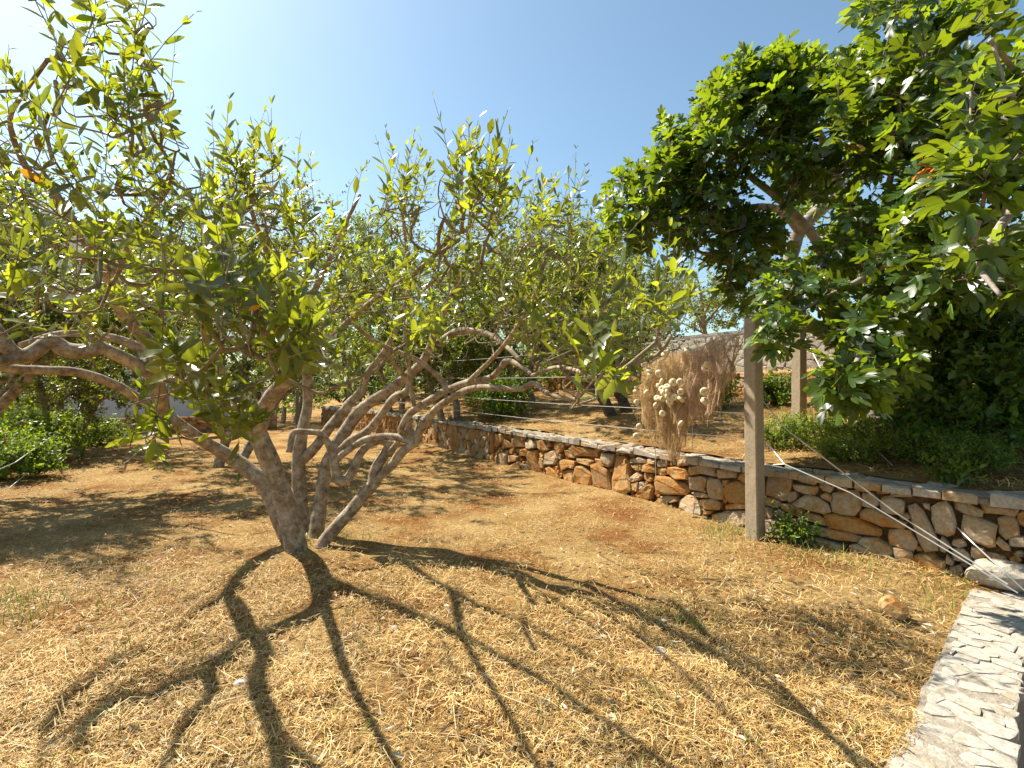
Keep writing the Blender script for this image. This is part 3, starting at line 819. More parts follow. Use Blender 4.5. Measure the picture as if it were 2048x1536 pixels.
def net_sheet(x0, x1, top_f, bot_f, off, folds, amp, cell, w, col, mat, nm, seed):
    L = abs(fence_pt(x1, 750)[1] - fence_pt(x0, 750)[1]) / abs(FD[1])
    nu = max(6, int(L * 1.7 / cell)); H = .75; nv = max(6, int(H / cell))
    iu, iv = np.meshgrid(np.arange(nu + 1), np.arange(nv + 1), indexing='ij')
    U = iu / nu; Vv = iv / nv
    x = x0 + (x1 - x0) * U + (vnoise(U * 9, Vv * 3, seed) - .5) * 16 * (.3 + Vv)
    x = x + 13 * np.sin(U * folds * 4.6 + seed) * Vv * (1.1 - Vv) * 2 + 6 * np.sin(Vv * 5 + seed) * Vv
    yt = np.interp(x, topx, topy) + top_f; yb = np.interp(x, botx, boty) * bot_f[0] + bot_f[1] + (vnoise(U * 14, U * 0, seed + 2) - .5) * 26
    y = yt + (yb - yt) * (Vv ** 1.05)
    k = (x - 1024.0) / F; t = (A[0] - k * A[1]) / (k * FD[1] - FD[0])
    P = np.stack([A[0] + t * FD[0], A[1] + t * FD[1]], -1)
    d = off + amp * np.sin(U * folds * 6.283 + 2.3 * Vv + seed) * (.35 + .65 * Vv) + amp * .7 * (vnoise(U * 22, Vv * 5, seed + 5) - .5) - .02 * Vv
    z = CAM_H - (y - 768.0) / F * P[..., 1]
    P = P + NN * d[..., None]
    G = np.concatenate([P, z[..., None]], -1)
    G += (R.random(G.shape) - .5) * cell * .55
    seg = []
    seg.append((G[:-1, :-1], G[1:, 1:])); seg.append((G[1:, :-1], G[:-1, 1:]))
    a = np.concatenate([s_[0].reshape(-1, 3) for s_ in seg]); b = np.concatenate([s_[1].reshape(-1, 3) for s_ in seg])
    keep = R.random(len(a)) > .07
    a, b = a[keep], b[keep]
    dr = unit(b - a); sidev = unit(np.cross(dr, R.normal(size=dr.shape)))
    h = sidev * w / 2
    V = np.stack([a - h, a + h, b + h, b - h], 1).reshape(-1, 3)
    Qn = np.arange(len(V)).reshape(-1, 4)
    part(net, nm, V, Qn, None, M[mat])
for i, (x0, x1, tf, bf, off, fo, am, ce, wd, mt) in enumerate((
    (1286, 1482, 2, (1, -8), .02, 7, .05, .019, .0028, 'net_thread'),
    (1288, 1400, 4, (1, 0), .05, 5, .03, .014, .0030, 'net_thread'),
    (1330, 1366, 30, (1, 6), .06, 4, .02, .012, .0028, 'net_thread'),
    (1365, 1462, 0, (1, 2), .08, 4, .07, .015, .0030, 'net_thread_pink'),
    (1395, 1450, 3, (1, 0), .11, 3, .03, .012, .0030, 'net_thread_pink'),
    (1300, 1385, 8, (.99, -25), .10, 4, .07, .016, .0030, 'net_thread'),
    (1350, 1440, 0, (.99, -40), -.04, 4, .03, .013, .0030, 'net_thread'),
    (1320, 1420, 6, (1, -6), -.06, 5, .03, .014, .0030, 'net_thread'))):
    net_sheet(x0, x1, tf, bf, off, fo, am, ce, wd, None, mt, 'net_sheet', i * 3 + 1)
# loose threads
g = Geo()
for i in range(420):
    x = rnd.uniform(1286, 1470); y0 = np.interp(x, topx, topy) + rnd.uniform(0, 90)
    yb = np.interp(x, botx, boty) + rnd.uniform(-70, 22)
    if yb < y0 + 20: continue
    a = fence_pt(x, y0); o = NN * rnd.uniform(-.05, .13)
    n = 6; P = []
    for k in range(n):
        t = k / (n - 1); q = fence_pt(x + rnd.uniform(-5, 5) + 8 * math.sin(t * 3 + i), y0 + (yb - y0) * t)
        q[:2] += o; P.append(q)
    V, Q, T = tube(P, .0015, 3, cap=False); g.add(V, Q)
g.build(net, 'loose_threads', M['net_thread'], kind='stuff')
# floats: one ring-shaped mesh, copied
def torus(Rr, r, n, m):
    V = []; Q = []
    for i in range(n):
        a = 6.2832 * i / n
        for j in range(m):
            b = 6.2832 * j / m
            V.append(((Rr + r * math.cos(b)) * math.cos(a), (Rr + r * math.cos(b)) * math.sin(a), 1.15 * r * math.sin(b)))
            Q.append([i * m + j, ((i + 1) % n) * m + j, ((i + 1) % n) * m + (j + 1) % m, i * m + (j + 1) % m])
    return V, Q
Vt, Qt = torus(.019, .0165, 12, 8)
fm = big_mesh('float', Vt, Qt, smooth=True); fm.materials.append(M['float_cork'])
FL = [(470,370),(455,410),(375,410),(275,495),(205,525),(205,570),(160,595),(310,545),(320,580),(400,575),(420,645),(400,690),(440,715),(455,750),(490,695),(545,655),(610,650),(500,735),
      (500,780),(535,785),(505,825),(595,805),(430,800),(385,795),(370,860),(430,930),(298,745),(200,690),(195,745),(850,495),(830,530),(825,820),(600,1020),(225,1045),(205,1130),(215,830),(680,370),(600,740),(830,735)]
fp = []
for i, (a, b) in enumerate(FL):
    q = fence_pt(1250 + a / 4.517, 620 + b / 4.517); q[:2] += NN * (.15 + .05 * rnd.random())
    o = bpy.data.objects.new('float', fm); COL.objects.link(o); o.parent = net
    o.location = Vector(q) - net.location
    o.rotation_euler = (rnd.uniform(.5, 2.2), rnd.uniform(-.6, .6), rnd.uniform(-1, 1)); s_ = rnd.uniform(1.0, 1.28); o.scale = (s_, s_, s_ * rnd.uniform(.85, 1.05))
    fp.append(q)
def rope(pts, r, mat, nm='cord'):
    P = catmull(np.array(pts), 5); V, Q, T = tube(P, r, 5); part(net, nm, V, Q, T, M[mat])
rope([fp[10], fp[11] + [0, 0, -.04], fp[12], fp[14], fp[17] + [0, 0, .03], fp[19]], .004, 'rope')
rope([fp[15] + [0, 0, .03], fp[14] + [.01, 0, .04], fp[19] + [0, 0, .07], fp[19]], .004, 'rope')
rope([fp[11], fp[23], fp[25] + [-.01, 0, .06], fp[25]], .004, 'rope')
rope([fp[16], fp[16] + [-.02, 0, -.06], fp[21]], .004, 'rope')
rope([fence_pt(1296, 735), fence_pt(1290, 800), fence_pt(1308, 860), fence_pt(1311, 930), fence_pt(1312, 985)], .004, 'rope')
rope([fence_pt(1384, 845), fence_pt(1385, 900)], .004, 'rope')
rope([fence_pt(1450, 690), fence_pt(1449, 760), fence_pt(1462, 740), fence_pt(1455, 700)], .004, 'rope')
rope([fence_pt(1484, 662), fence_pt(1466, 672), fence_pt(1450, 690)], .005, 'rope')
rope([fence_pt(1302, 830), fence_pt(1310, 850), fence_pt(1322, 852)], .006, 'blue_rope')
rope([fence_pt(1310, 880), fence_pt(1318, 888), fence_pt(1324, 886)], .006, 'blue_rope')
rope([fence_pt(1430, 838), fence_pt(1446, 846)], .007, 'blue_rope')
rope([fence_pt(1390, 845), fence_pt(1396, 856)], .007, 'blue_rope')

# ------------------------------------------------------------------ leaves and trees
def leaf_template(rows, fold=.12, curl=.10):
    """lance-shaped leaf along +Y, rows = [(t, half width)]"""
    V = []; Q = []; T = []
    V.append((0, 0, 0)); idx = [[0]]
    for (t, w) in rows:
        k = len(V); z = -curl * t * t
        V += [(-w, t, z + fold * w * 2), (0, t, z), (w, t, z + fold * w * 2)]
        idx.append([k, k + 1, k + 2])
    V.append((0, 1, -curl)); idx.append([len(V) - 1])
    for a, b in zip(idx[:-1], idx[1:]):
        if len(a) == 1: T += [[a[0], b[1], b[0]], [a[0], b[2], b[1]]]
        elif len(b) == 1: T += [[a[0], a[1], b[0]], [a[1], a[2], b[0]]]
        else: T += [[a[0], a[1], b[1]], [a[0], b[1], b[0]], [a[1], a[2], b[2]], [a[1], b[2], b[1]]]
    return np.array(V, float), np.array(T, int)
OL_HI = leaf_template([(.16, .085), (.42, .15), (.72, .125), (.9, .06)])
OL_LO = (np.array([(0, 0, 0), (-.15, .4, .04), (-.11, .75, .01), (0, 1, -.08), (.11, .75, .01), (.15, .4, .04)], float), np.array([[0, 3, 2], [0, 2, 1], [0, 4, 3], [0, 5, 4]]))
OL_2 = (np.array([(0, 0, 0), (-.16, .5, .03), (0, 1, -.08), (.16, .5, .03)], float), np.array([[0, 2, 1], [0, 3, 2]]))
OVAL_LO = (np.array([(0, 0, 0), (-.24, .35, .05), (-.17, .75, .0), (0, 1, -.14), (.17, .75, .0), (.24, .35, .05)], float), np.array([[0, 3, 2], [0, 2, 1], [0, 4, 3], [0, 5, 4]]))
OVAL_2 = (np.array([(0, 0, 0), (-.25, .48, .05), (0, 1, -.14), (.25, .48, .05)], float), np.array([[0, 2, 1], [0, 3, 2]]))
OVAL = leaf_template([(.2, .17), (.5, .25), (.8, .15)], .15, .15)
def fig_template():
    out = [(0, 0)]
    half = [(.09, -.06), (.24, .00), (.40, .12), (.48, .27), (.40, .36), (.20, .27), (.11, .30), (.27, .52), (.35, .72), (.27, .83), (.15, .70), (.07, .50), (.14, .78), (.09, .96)]
    right = half; tip = [(0, 1.02)]
    left = [(-x, y) for (x, y) in half[::-1]]
    ring = out + right + tip + left
    V = []
    for (x, y) in ring:
        V.append((x, y, .30 * abs(x) - .34 * y * y - .45 * x * x + .05 * math.sin(9 * x + 7 * y)))
    V.append((0, .36, -.05)); c = len(V) - 1
    n = len(ring)
    T = [[i, (i + 1) % n, c] for i in range(n)]
    return np.array(V, float), np.array(T, int)
FIG = fig_template()

def lay_leaves(tpl, pos, d, nrm, ln, wf):
    V, T = tpl
    y = unit(d); x = unit(np.cross(y, nrm)); z = np.cross(x, y)
    n = len(pos)
    W = pos[:, None, :] + (x[:, None, :] * (V[None, :, 0:1] * wf[:, None, None]) + y[:, None, :] * V[None, :, 1:2] + z[:, None, :] * V[None, :, 2:3]) * ln[:, None, None]
    Fc = T[None] + (np.arange(n) * len(V))[:, None, None]
    return W.reshape(-1, 3), Fc.reshape(-1, 3), (x, y, z)

def leaf_cols(n, var, young=.2):
    c = np.ones((n, 3))
    b = R.normal(1, var * 1.25, n).clip(.4, 1.8)
    yel = R.random(n) * .35
    c *= b[:, None]
    c[:, 0] *= 1 + yel * .7; c[:, 1] *= 1 + yel * .25
    od = R.random(n) < .004
    c[od] = c[od] * np.array([2.2, .9, .35])
    return c

def olive_sprays(base, direc, L, pairs, leaf):
    """shoots with opposite leaf pairs: returns shoot polylines and leaf arrays"""
    S = len(base); d = unit(direc)
    ref = R.normal(size=(S, 3)); s1 = unit(np.cross(d, ref)); s2 = np.cross(d, s1)
    bend = R.normal(size=(S, 3)) * .16 + np.array([0, 0, .16])
    def at(t): return base + d * (L * t)[:, None] + bend * (L * t * t)[:, None]
    pos, dr, nr, ln = [], [], [], []
    for k in range(pairs):
        t = np.full(S, .16 + .84 * k / (pairs - 1)) + R.uniform(-.04, .04, S)
        p = at(t); ax = unit(d + 2 * bend * t[:, None])
        ang = (k % 2) * math.pi / 2 + R.normal(0, .3, S)
        side = s1 * np.cos(ang)[:, None] + s2 * np.sin(ang)[:, None]
        open_ = (1.05 - .62 * (k / (pairs - 1)) ** 1.5)
        for sg in (1, -1):
            al = open_ + R.normal(0, .22, S)
            dd_ = ax * np.cos(al)[:, None] + side * sg * np.sin(al)[:, None]
            nn = ax * np.sin(al)[:, None] - side * sg * np.cos(al)[:, None] + R.normal(0, .25, (S, 3))
            dd_ = dd_ + R.normal(0, .12, (S, 3)) - np.array([0, 0, .10]) * (1 - k / pairs)
            l = leaf * (1 - .55 * (k / (pairs - 1)) ** 3) * R.uniform(.5, 1.2, S)
            keep = R.random(S) > .13
            pos.append(p[keep]); dr.append(dd_[keep]); nr.append(nn[keep]); ln.append(l[keep])
    ts = np.linspace(0, 1, 5)
    lines = np.stack([at(np.full(S, t)) for t in ts], 1)
    return lines, np.concatenate(pos), np.concatenate(dr), np.concatenate(nr), np.concatenate(ln)

def grow(nodes, targets, dirs, step=.16, wob=.022):
    """join each target to the nearest wood already there; returns polylines and weights"""
    NP = np.zeros((len(nodes) + len(targets) * 14, 3)); NP[:len(nodes)] = nodes; n = len(nodes)
    owner = [-1] * n
    d0 = np.array([np.min(np.sum((nodes - t) ** 2, 1)) for t in targets]); order = np.argsort(d0)
    lines = []; par = []; wt = []
    for i in order:
        t = targets[i]
        dd = np.sum((NP[:n] - t) ** 2, 1); j = int(np.argmin(dd)); a = NP[j].copy(); L = math.sqrt(dd[j])
        if L < 1e-4: a = a + 1e-3
        m = int(min(12, max(3, L / step + 2)))
        c = t - dirs[i] * L * .35
        u = np.linspace(0, 1, m)[:, None]
        P = (1 - u) ** 2 * a + 2 * u * (1 - u) * c + u ** 2 * t
        P[1:-1] += R.normal(0, wob * min(L, 1.0) * .5, (m - 2, 3))
        lines.append(P); par.append(owner[j]); wt.append(1.0)
        k = len(lines) - 1
        NP[n:n + m - 1] = P[1:]; owner += [k] * (m - 1); n += m - 1
    for k in range(len(lines) - 1, -1, -1):
        if par[k] >= 0: wt[par[k]] += wt[k]
    return lines, wt

def frame_size(pos, ln):                      # how large a leaf shows in the photograph
    Yv = np.maximum(pos[:, 1], .05)
    xs_, ys_ = pos[:, 0] / Yv * F + 1024, 768 - (pos[:, 2] - CAM_H) / Yv * F
    ok = (pos[:, 1] > .2) & (xs_ > 0) & (xs_ < 2048) & (ys_ > 40) & (ys_ < 1500)
    return np.where(ok, ln / Yv * F, 0)

def put_leaves(parent, tpl, mat, pos, d, nrm, ln, wf, cols, single=0, lo=None, name='leaf', rest='foliage'):
    n = len(pos); sz = frame_size(pos, ln); order = np.argsort(-sz)
    pick = order[:single]; pick = pick[sz[pick] > 0] if single else pick
    mask = np.ones(n, bool); mask[pick] = False
    if len(pick):
        V, T = tpl
        meshes = []
        for k in range(6):
            c = leaf_cols(1, .25)[0]
            me = big_mesh(name, V, None, T, np.tile(c, (len(V), 1)), True); me.materials.append(mat); meshes.append(me)
        y = unit(d[pick]); x = unit(np.cross(y, nrm[pick])); z = np.cross(x, y)
        base = np.array(parent.location)
        for q, i in enumerate(pick):
            o = bpy.data.objects.new(name, meshes[q % 6]); COL.objects.link(o); o.parent = parent
            M4 = Matrix.Identity(4); l = float(ln[i]); w = float(wf[i])
            for r in range(3):
                M4[r][0] = x[q, r] * l * w; M4[r][1] = y[q, r] * l; M4[r][2] = z[q, r] * l; M4[r][3] = pos[i, r] - base[r]
            o.matrix_basis = M4
    # far leaves need fewer faces
    real = ln / np.maximum(np.abs(pos[:, 1]), .3) * F
    if lo is None: cls = ((mask, tpl),)
    else: cls = ((mask & (real > 26), tpl), (mask & (real <= 26) & (real > 12), lo[0]), (mask & (real <= 12), lo[1]))
    g = Geo()
    for (mk, tp) in cls:
        if tp is None or not mk.any(): continue
        W, T, _ = lay_leaves(tp, pos[mk], d[mk], nrm[mk], ln[mk], wf[mk])
        g.add(W, None, T, np.repeat(cols[mk], len(tp[0]), 0))
    if g.n:
        g.build(parent, rest, mat, True, 'stuff')

def ellipsoid(c, r, n, shell=.35):
    v = unit(R.normal(size=(n, 3))); k = (shell ** 3 + (1 - shell ** 3) * R.random(n)) ** (1 / 3)
    return np.array(c) + v * k[:, None] * np.array(r), v

def limbs_to_wood(parent, limbs, mat, sides=9, rough=.12, sub=6):
    nodes = []
    for (nm, pts) in limbs:
        P4 = catmull(np.array(pts, float), sub)
        V, Q, T = tube(P4[:, :3], np.maximum(P4[:, 3], .003), sides, rough)
        part(parent, nm, V, Q, T, mat, smooth=True)
        nodes.append(P4[:, :3])
    return np.concatenate(nodes)

def twigs(parent, lines, wt, mat, r0=.0022, name='twigs', sides=4, rmax=.02, shoots=None, rs=.0016):
    g = Geo()
    for P, w in zip(lines, wt):
        r = min(rmax, r0 * w ** .45)
        V, Q, T = tube(P, np.linspace(r * 1.15, r * .85, len(P)), sides, cap=False); g.add(V, Q)
    if shoots is not None:
        for P in shoots:
            V, Q, T = tube(P, np.linspace(rs * 1.2, rs * .5, len(P)), 3, cap=False); g.add(V, Q)
    g.build(parent, name, mat, True, 'stuff')

def blobs_to_points(blobs, mul=1.0):
    pts = []; up = []
    for (x, y, rx, ry, Y0, Y1, n, *u) in blobs:
        for _ in range(int(round(n * mul))):
            while True:
                a, b = rnd.uniform(-1, 1), rnd.uniform(-1, 1)
                if a * a + b * b <= 1: break
            pts.append(px(x + a * rx, y + b * ry, rnd.uniform(Y0, Y1))); up.append(u[0] if u else .7)
    return np.array(pts), np.array(up)

# ---- the near olive: several stems from one stool, limbs reaching over the camera
def lim(nm, *pts): # (pixel x, pixel y, distance, diameter in pixels)
    return (nm, [(*px(x, y, Yd), dpx / F * Yd / 2) for (x, y, Yd, dpx) in pts])
base = px(610, 1088, 4.68); base[2] = 0
olive = thing('olive_tree', base, 'multi-stemmed olive tree with bare twisting grey limbs standing in the straw', 'olive tree')
LA = [
 lim('trunk', (600, 1135, 4.5, 46), (593, 1097, 4.5, 42), (577, 1030, 4.48, 38), (557, 966, 4.42, 36), (534, 910, 4.36, 36), (510, 858, 4.28, 37), (488, 818, 4.15, 35), (470, 795, 4.05, 32)),
 lim('trunk', (578, 1092, 4.85, 34), (556, 1025, 4.85, 33), (530, 970, 4.85, 31), (482, 928, 4.8, 28), (442, 903, 4.7, 25), (400, 878, 4.5, 23), (345, 840, 4.2, 23), (312, 812, 4.0, 22)),
 lim('trunk', (616, 1100, 5.0, 34), (606, 1050, 5.05, 30), (600, 990, 5.1, 27), (597, 926, 5.1, 26), (602, 876, 5.1, 24), (615, 812, 5.1, 21), (615, 755, 5.0, 18), (606, 695, 4.8, 16), (612, 620, 4.5, 14), (650, 540, 4.1, 11), (690, 450, 3.7, 8), (720, 390, 3.4, 5)),
 lim('trunk', (628, 1100, 4.85, 30), (634, 1055, 4.9, 28), (642, 999, 4.95, 28), (652, 940, 5.0, 28), (670, 900, 5.0, 27), (694, 857, 5.0, 26), (726, 816, 4.95, 23), (778, 780, 4.85, 20), (838, 732, 4.7, 18), (860, 695, 4.6, 16), (872, 655, 4.4, 13), (900, 600, 4.0, 10), (930, 520, 3.5, 8), (940, 430, 2.9, 6), (950, 350, 2.3, 5)),
 lim('trunk', (640, 1100, 4.6, 28), (655, 1074, 4.62, 26), (700, 1024, 4.62, 25), (732, 985, 4.62, 24), (748, 964, 4.62, 24)),
 lim('limb', (746, 972, 4.62, 25), (752, 936, 4.62, 22), (770, 908, 4.65, 21), (777, 890, 4.65, 18), (760, 882, 4.65, 14), (738, 889, 4.62, 15), (720, 908, 4.6, 17), (706, 942, 4.58, 18), (690, 960, 4.58, 19), (676, 958, 4.58, 19), (669, 930, 4.58, 17), (658, 890, 4.58, 14), (640, 868, 4.56, 12), (618, 864, 4.54, 12), (592, 863, 4.5, 11), (584, 872, 4.48, 12), (578, 905, 4.45, 12)),
 lim('limb', (744, 972, 4.62, 22), (758, 955, 4.6, 18), (785, 929, 4.55, 18), (806, 903, 4.5, 17), (826, 888, 4.48, 17), (838, 866, 4.45, 16), (852, 846, 4.4, 15), (872, 818, 4.3, 15), (914, 790, 4.1, 14), (956, 775, 3.9, 13), (1036, 778, 3.6, 11), (1067, 767, 3.4, 11), (1095, 786, 3.2, 10), (1146, 799, 3.0, 9), (1160, 786, 2.9, 7)),
 lim('limb', (668, 925, 4.58, 13), (690, 905, 4.58, 13), (730, 880, 4.56, 14), (770, 873, 4.55, 15), (800, 876, 4.52, 14), (830, 888, 4.48, 14)),
 lim('limb', (828, 888, 4.48, 13), (822, 865, 4.5, 13), (814, 840, 4.5, 12), (820, 822, 4.48, 9), (828, 815, 4.45, 9), (822, 775, 4.4, 9), (818, 735, 4.3, 9), (810, 680, 4.1, 8), (818, 620, 3.8, 6)),
 lim('limb', (777, 910, 4.62, 15), (797, 880, 4.58, 12), (806, 848, 4.5, 12), (826, 822, 4.45, 15), (872, 793, 4.35, 15), (895, 780, 4.3, 15), (935, 765, 4.15, 14), (978, 757, 4.0, 13), (1000, 738, 3.9, 13), (1015, 722, 3.85, 13), (1045, 735, 3.7, 11), (1064, 751, 3.6, 9)),
 lim('limb', (895, 780, 4.3, 14), (880, 757, 4.3, 12), (843, 725, 4.25, 11), (808, 709, 4.2, 10), (756, 686, 4.1, 9), (715, 655, 3.9, 7), (690, 620, 3.6, 6)),
 lim('limb', (672, 910, 4.95, 18), (702, 882, 4.9, 18), (737, 860, 4.85, 17), (768, 822, 4.75, 16), (790, 794, 4.7, 15), (810, 785, 4.65, 14), (817, 765, 4.6, 12), (790, 730, 4.4, 10), (770, 690, 4.2, 8)),
 lim('limb', (600, 925, 5.1, 22), (630, 895, 5.1, 20), (664, 848, 5.1, 19), (700, 806, 5.1, 18), (722, 782, 5.1, 17), (735, 748, 5.0, 14), (770, 700, 4.8, 11), (800, 640, 4.5, 9), (820, 560, 4.0, 8), (810, 470, 3.4, 6), (800, 390, 2.8, 5)),
 lim('limb', (876, 686, 4.6, 15), (900, 670, 4.5, 14), (927, 661, 4.4, 14), (978, 669, 4.2, 11), (1010, 690, 3.9, 10), (1040, 720, 3.7, 8)),
 lim('limb', (515, 858, 4.28, 34), (530, 815, 4.2, 32), (550, 785, 4.1, 30), (585, 750, 3.95, 25), (620, 715, 3.75, 20), (650, 690, 3.55, 16), (700, 640, 3.2, 12), (760, 590, 2.8, 10), (830, 545, 2.5, 11), (880, 500, 2.3, 10), (900, 470, 2.2, 9)),
 lim('limb', (470, 797, 4.05, 32), (430, 772, 3.9, 30), (380, 763, 3.75, 28), (310, 748, 3.6, 26), (258, 722, 3.45, 25), (225, 705, 3.35, 25), (195, 690, 3.3, 24)),
 lim('limb', (328, 822, 4.0, 24), (320, 795, 3.85, 30), (308, 752, 3.62, 30)),
 lim('limb', (205, 694, 3.3, 28), (165, 702, 3.2, 30), (132, 698, 3.15, 30), (102, 682, 3.1, 26), (75, 700, 3.05, 28), (45, 712, 3.0, 30), (15, 695, 2.95, 28), (-15, 650, 2.9, 24), (-60, 600, 2.8, 20)),
 lim('limb', (45, 714, 3.0, 20), (10, 722, 2.9, 18), (-30, 715, 2.8, 16), (-90, 690, 2.7, 14)),
 lim('limb', (195, 692, 3.3, 22), (184, 645, 3.2, 20), (150, 605, 3.1, 18), (105, 580, 3.0, 15), (60, 560, 2.8, 13), (0, 530, 2.6, 11), (-60, 490, 2.5, 9)),
 lim('limb', (315, 745, 3.6, 26), (300, 690, 3.5, 26), (262, 645, 3.35, 26), (237, 605, 3.2, 26), (222, 560, 3.0, 25), (180, 490, 2.7, 24), (140, 438, 2.5, 20), (95, 372, 2.3, 17), (50, 330, 2.15, 13), (20, 240, 2.0, 9), (60, 170, 1.8, 8), (95, 120, 1.7, 7)),
 lim('limb', (430, 768, 3.9, 24), (340, 728, 3.7, 20), (262, 688, 3.55, 18), (205, 672, 3.45, 16), (120, 668, 3.3, 13), (40, 690, 3.1, 10)),
 lim('limb', (325, 822, 4.05, 20), (285, 800, 3.95, 19), (220, 765, 3.75, 18), (150, 744, 3.5, 18), (80, 740, 3.3, 18), (0, 733, 3.05, 17), (-80, 700, 2.8, 15)),
 lim('limb', (172, 520, 2.75, 16), (130, 498, 2.6, 15), (60, 470, 2.4, 14), (0, 450, 2.25, 14), (-60, 430, 2.1, 12)),
 lim('limb', (472, 800, 4.05, 22), (450, 755, 3.7, 18), (415, 690, 3.2, 14), (410, 630, 2.6, 12), (440, 590, 2.0, 11), (480, 560, 1.55, 9)),
 lim('limb', (222, 560, 3.0, 18), (255, 500, 2.7, 14), (300, 430, 2.4, 11), (345, 350, 2.1, 8), (300, 260, 1.8, 6), (285, 190, 1.65, 5)),
 lim('limb', (612, 620, 4.5, 15), (560, 560, 3.9, 12), (520, 470, 3.2, 10), (490, 380, 2.4, 8)),
 lim('limb', (935, 765, 4.15, 9), (1000, 700, 3.5, 9), (1060, 610, 2.8, 8), (1090, 520, 2.5, 7), (1110, 450, 2.5, 5)),
 lim('limb', (1064, 751, 3.6, 8), (1110, 735, 3.1, 8), (1150, 740, 2.5, 8), (1190, 760, 1.9, 8), (1215, 775, 1.5, 8)),
]
nodesA = limbs_to_wood(olive, LA, M['olive_bark'], 12, .20)
AK = 2.0
AB = [ # near shoots: x, y, rx, ry, distance from, to, number of shoots
 (480, 545, 90, 80, 1.1, 1.5, 9, .6), (450, 560, 60, 70, .9, 1.1, 4, .7), (560, 640, 50, 50, 1.0, 1.2, 4, .5), (590, 700, 40, 30, 1.0, 1.2, 3, .3), (340, 690, 30, 30, 1.0, 1.15, 2, .8), (1190, 720, 40, 40, 1.05, 1.2, 3, .6), (1340, 600, 25, 30, 1.2, 1.4, 2, 1.1), (575, 600, 70, 80, 1.2, 1.6, 9, .6), (365, 720, 50, 40, 1.2, 1.5, 5, .5), (430, 790, 55, 45, 1.3, 1.6, 6, .4), (470, 850, 40, 30, 1.4, 1.6, 3, .3),
 (300, 865, 40, 26, 1.3, 1.45, 3, .1), (250, 480, 90, 60, 1.2, 1.7, 7, .5), (55, 560, 60, 60, 1.1, 1.5, 6, .5), (690, 715, 40, 40, 1.7, 2.0, 4, .6), (640, 700, 40, 40, 1.6, 1.9, 3, .6),
 (1195, 700, 50, 50, 1.4, 1.7, 7, .5), (1275, 670, 40, 40, 1.5, 1.8, 5, .7), (1350, 600, 30, 30, 1.6, 1.9, 3, .9), (1090, 640, 70, 60, 1.7, 2.2, 7, .6), (840, 640, 60, 50, 1.6, 2.0, 5, .6),
 (960, 560, 150, 80, 1.8, 2.6, 16, .6), (1000, 460, 110, 60, 1.8, 2.4, 12, .8), (1220, 540, 80, 70, 2.0, 2.6, 9, .7),
 (950, 345, 60, 50, 1.6, 1.9, 9, 1.3), (1005, 380, 50, 50, 1.6, 2.0, 5, 1.2), (800, 390, 50, 50, 2.0, 2.5, 10, 1.1), (480, 340, 80, 50, 1.6, 2.2, 12, 1.1), (560, 420, 70, 60, 1.8, 2.4, 10, .9),
 (1100, 420, 90, 40, 2.3, 2.9, 12, 1.1), (130, 190, 150, 80, 1.15, 1.6, 7, .6), (270, 180, 40, 90, 1.2, 1.6, 5, .6), (130, 320, 160, 80, 1.3, 2.0, 9, .6), (300, 330, 60, 60, 1.6, 2.1, 7, .6),
 (380, 460, 120, 70, 1.6, 2.4, 12, .7), (690, 500, 130, 80, 2.0, 2.8, 14, .7), (120, 470, 120, 60, 1.8, 2.5, 9, .6), (130, 630, 110, 60, 2.0, 2.8, 8, .5), (300, 600, 90, 60, 1.8, 2.6, 8, .6),
 (760, 590, 90, 60, 2.2, 3.0, 8, .6), (340, 240, 30, 20, 1.6, 1.8, 2, .4), (-120, 300, 120, 200, 1.2, 2.4, 10, .6), (150, 0, 160, 70, 1.3, 1.9, 5, .6), (-60, 650, 80, 80, 2.2, 2.8, 5, .5),
 (1100, 640, 130, 70, 3.2, 4.8, 28, .6), (1000, 560, 160, 80, 3.0, 4.6, 20, .6), (1260, 620, 80, 50, 3.3, 4.3, 16, .6), (1180, 560, 90, 60, 3.4, 4.6, 14, .6), (900, 430, 120, 60, 3.8, 4.6, 18, .7), (1000, 470, 130, 70, 3.6, 4.4, 18, .7), (1100, 500, 100, 70, 3.6, 4.4, 14, .7), (640, 600, 160, 90, 2.6, 3.6, 14, .6)]
ptsA, upA = blobs_to_points(AB, AK)
extra, vext = ellipsoid((-1.9, 4.9, 2.75), (2.6, 1.5, .9), 60, .2)
ptsA = np.vstack([ptsA, extra]); upA = np.concatenate([upA, np.full(len(extra), .7)])
out = ptsA - np.array([-2.0, 4.7, 1.6]); out[:, 2] *= .3
dirA = unit(unit(out) * .55 + np.array([0, 0, 1.0]) * upA[:, None] + R.normal(0, .35, ptsA.shape))
LSp = R.uniform(.13, .27, len(ptsA))
shoots, lp, ld, lnn, ll = olive_sprays(ptsA - dirA * (LSp * .5)[:, None], dirA, LSp, 7, .068)
lines, wt = grow(nodesA, ptsA - dirA * (LSp * .5)[:, None], dirA)
lines = [catmull(L_, 2) for L_ in lines]
twigs(olive, lines, wt, M['twig_bark'], .0022, 'twigs', 5, .0075, shoots, .0016)
ok = np.linalg.norm(lp - np.array([0, 0, CAM_H]), axis=1) > .75
lp, ld, lnn, ll = lp[ok], ld[ok], lnn[ok], ll[ok]
put_leaves(olive, OL_HI, M['olive_leaf'], lp, ld, lnn, ll, R.uniform(.85, 1.25, len(lp)), leaf_cols(len(lp), .24), 300)

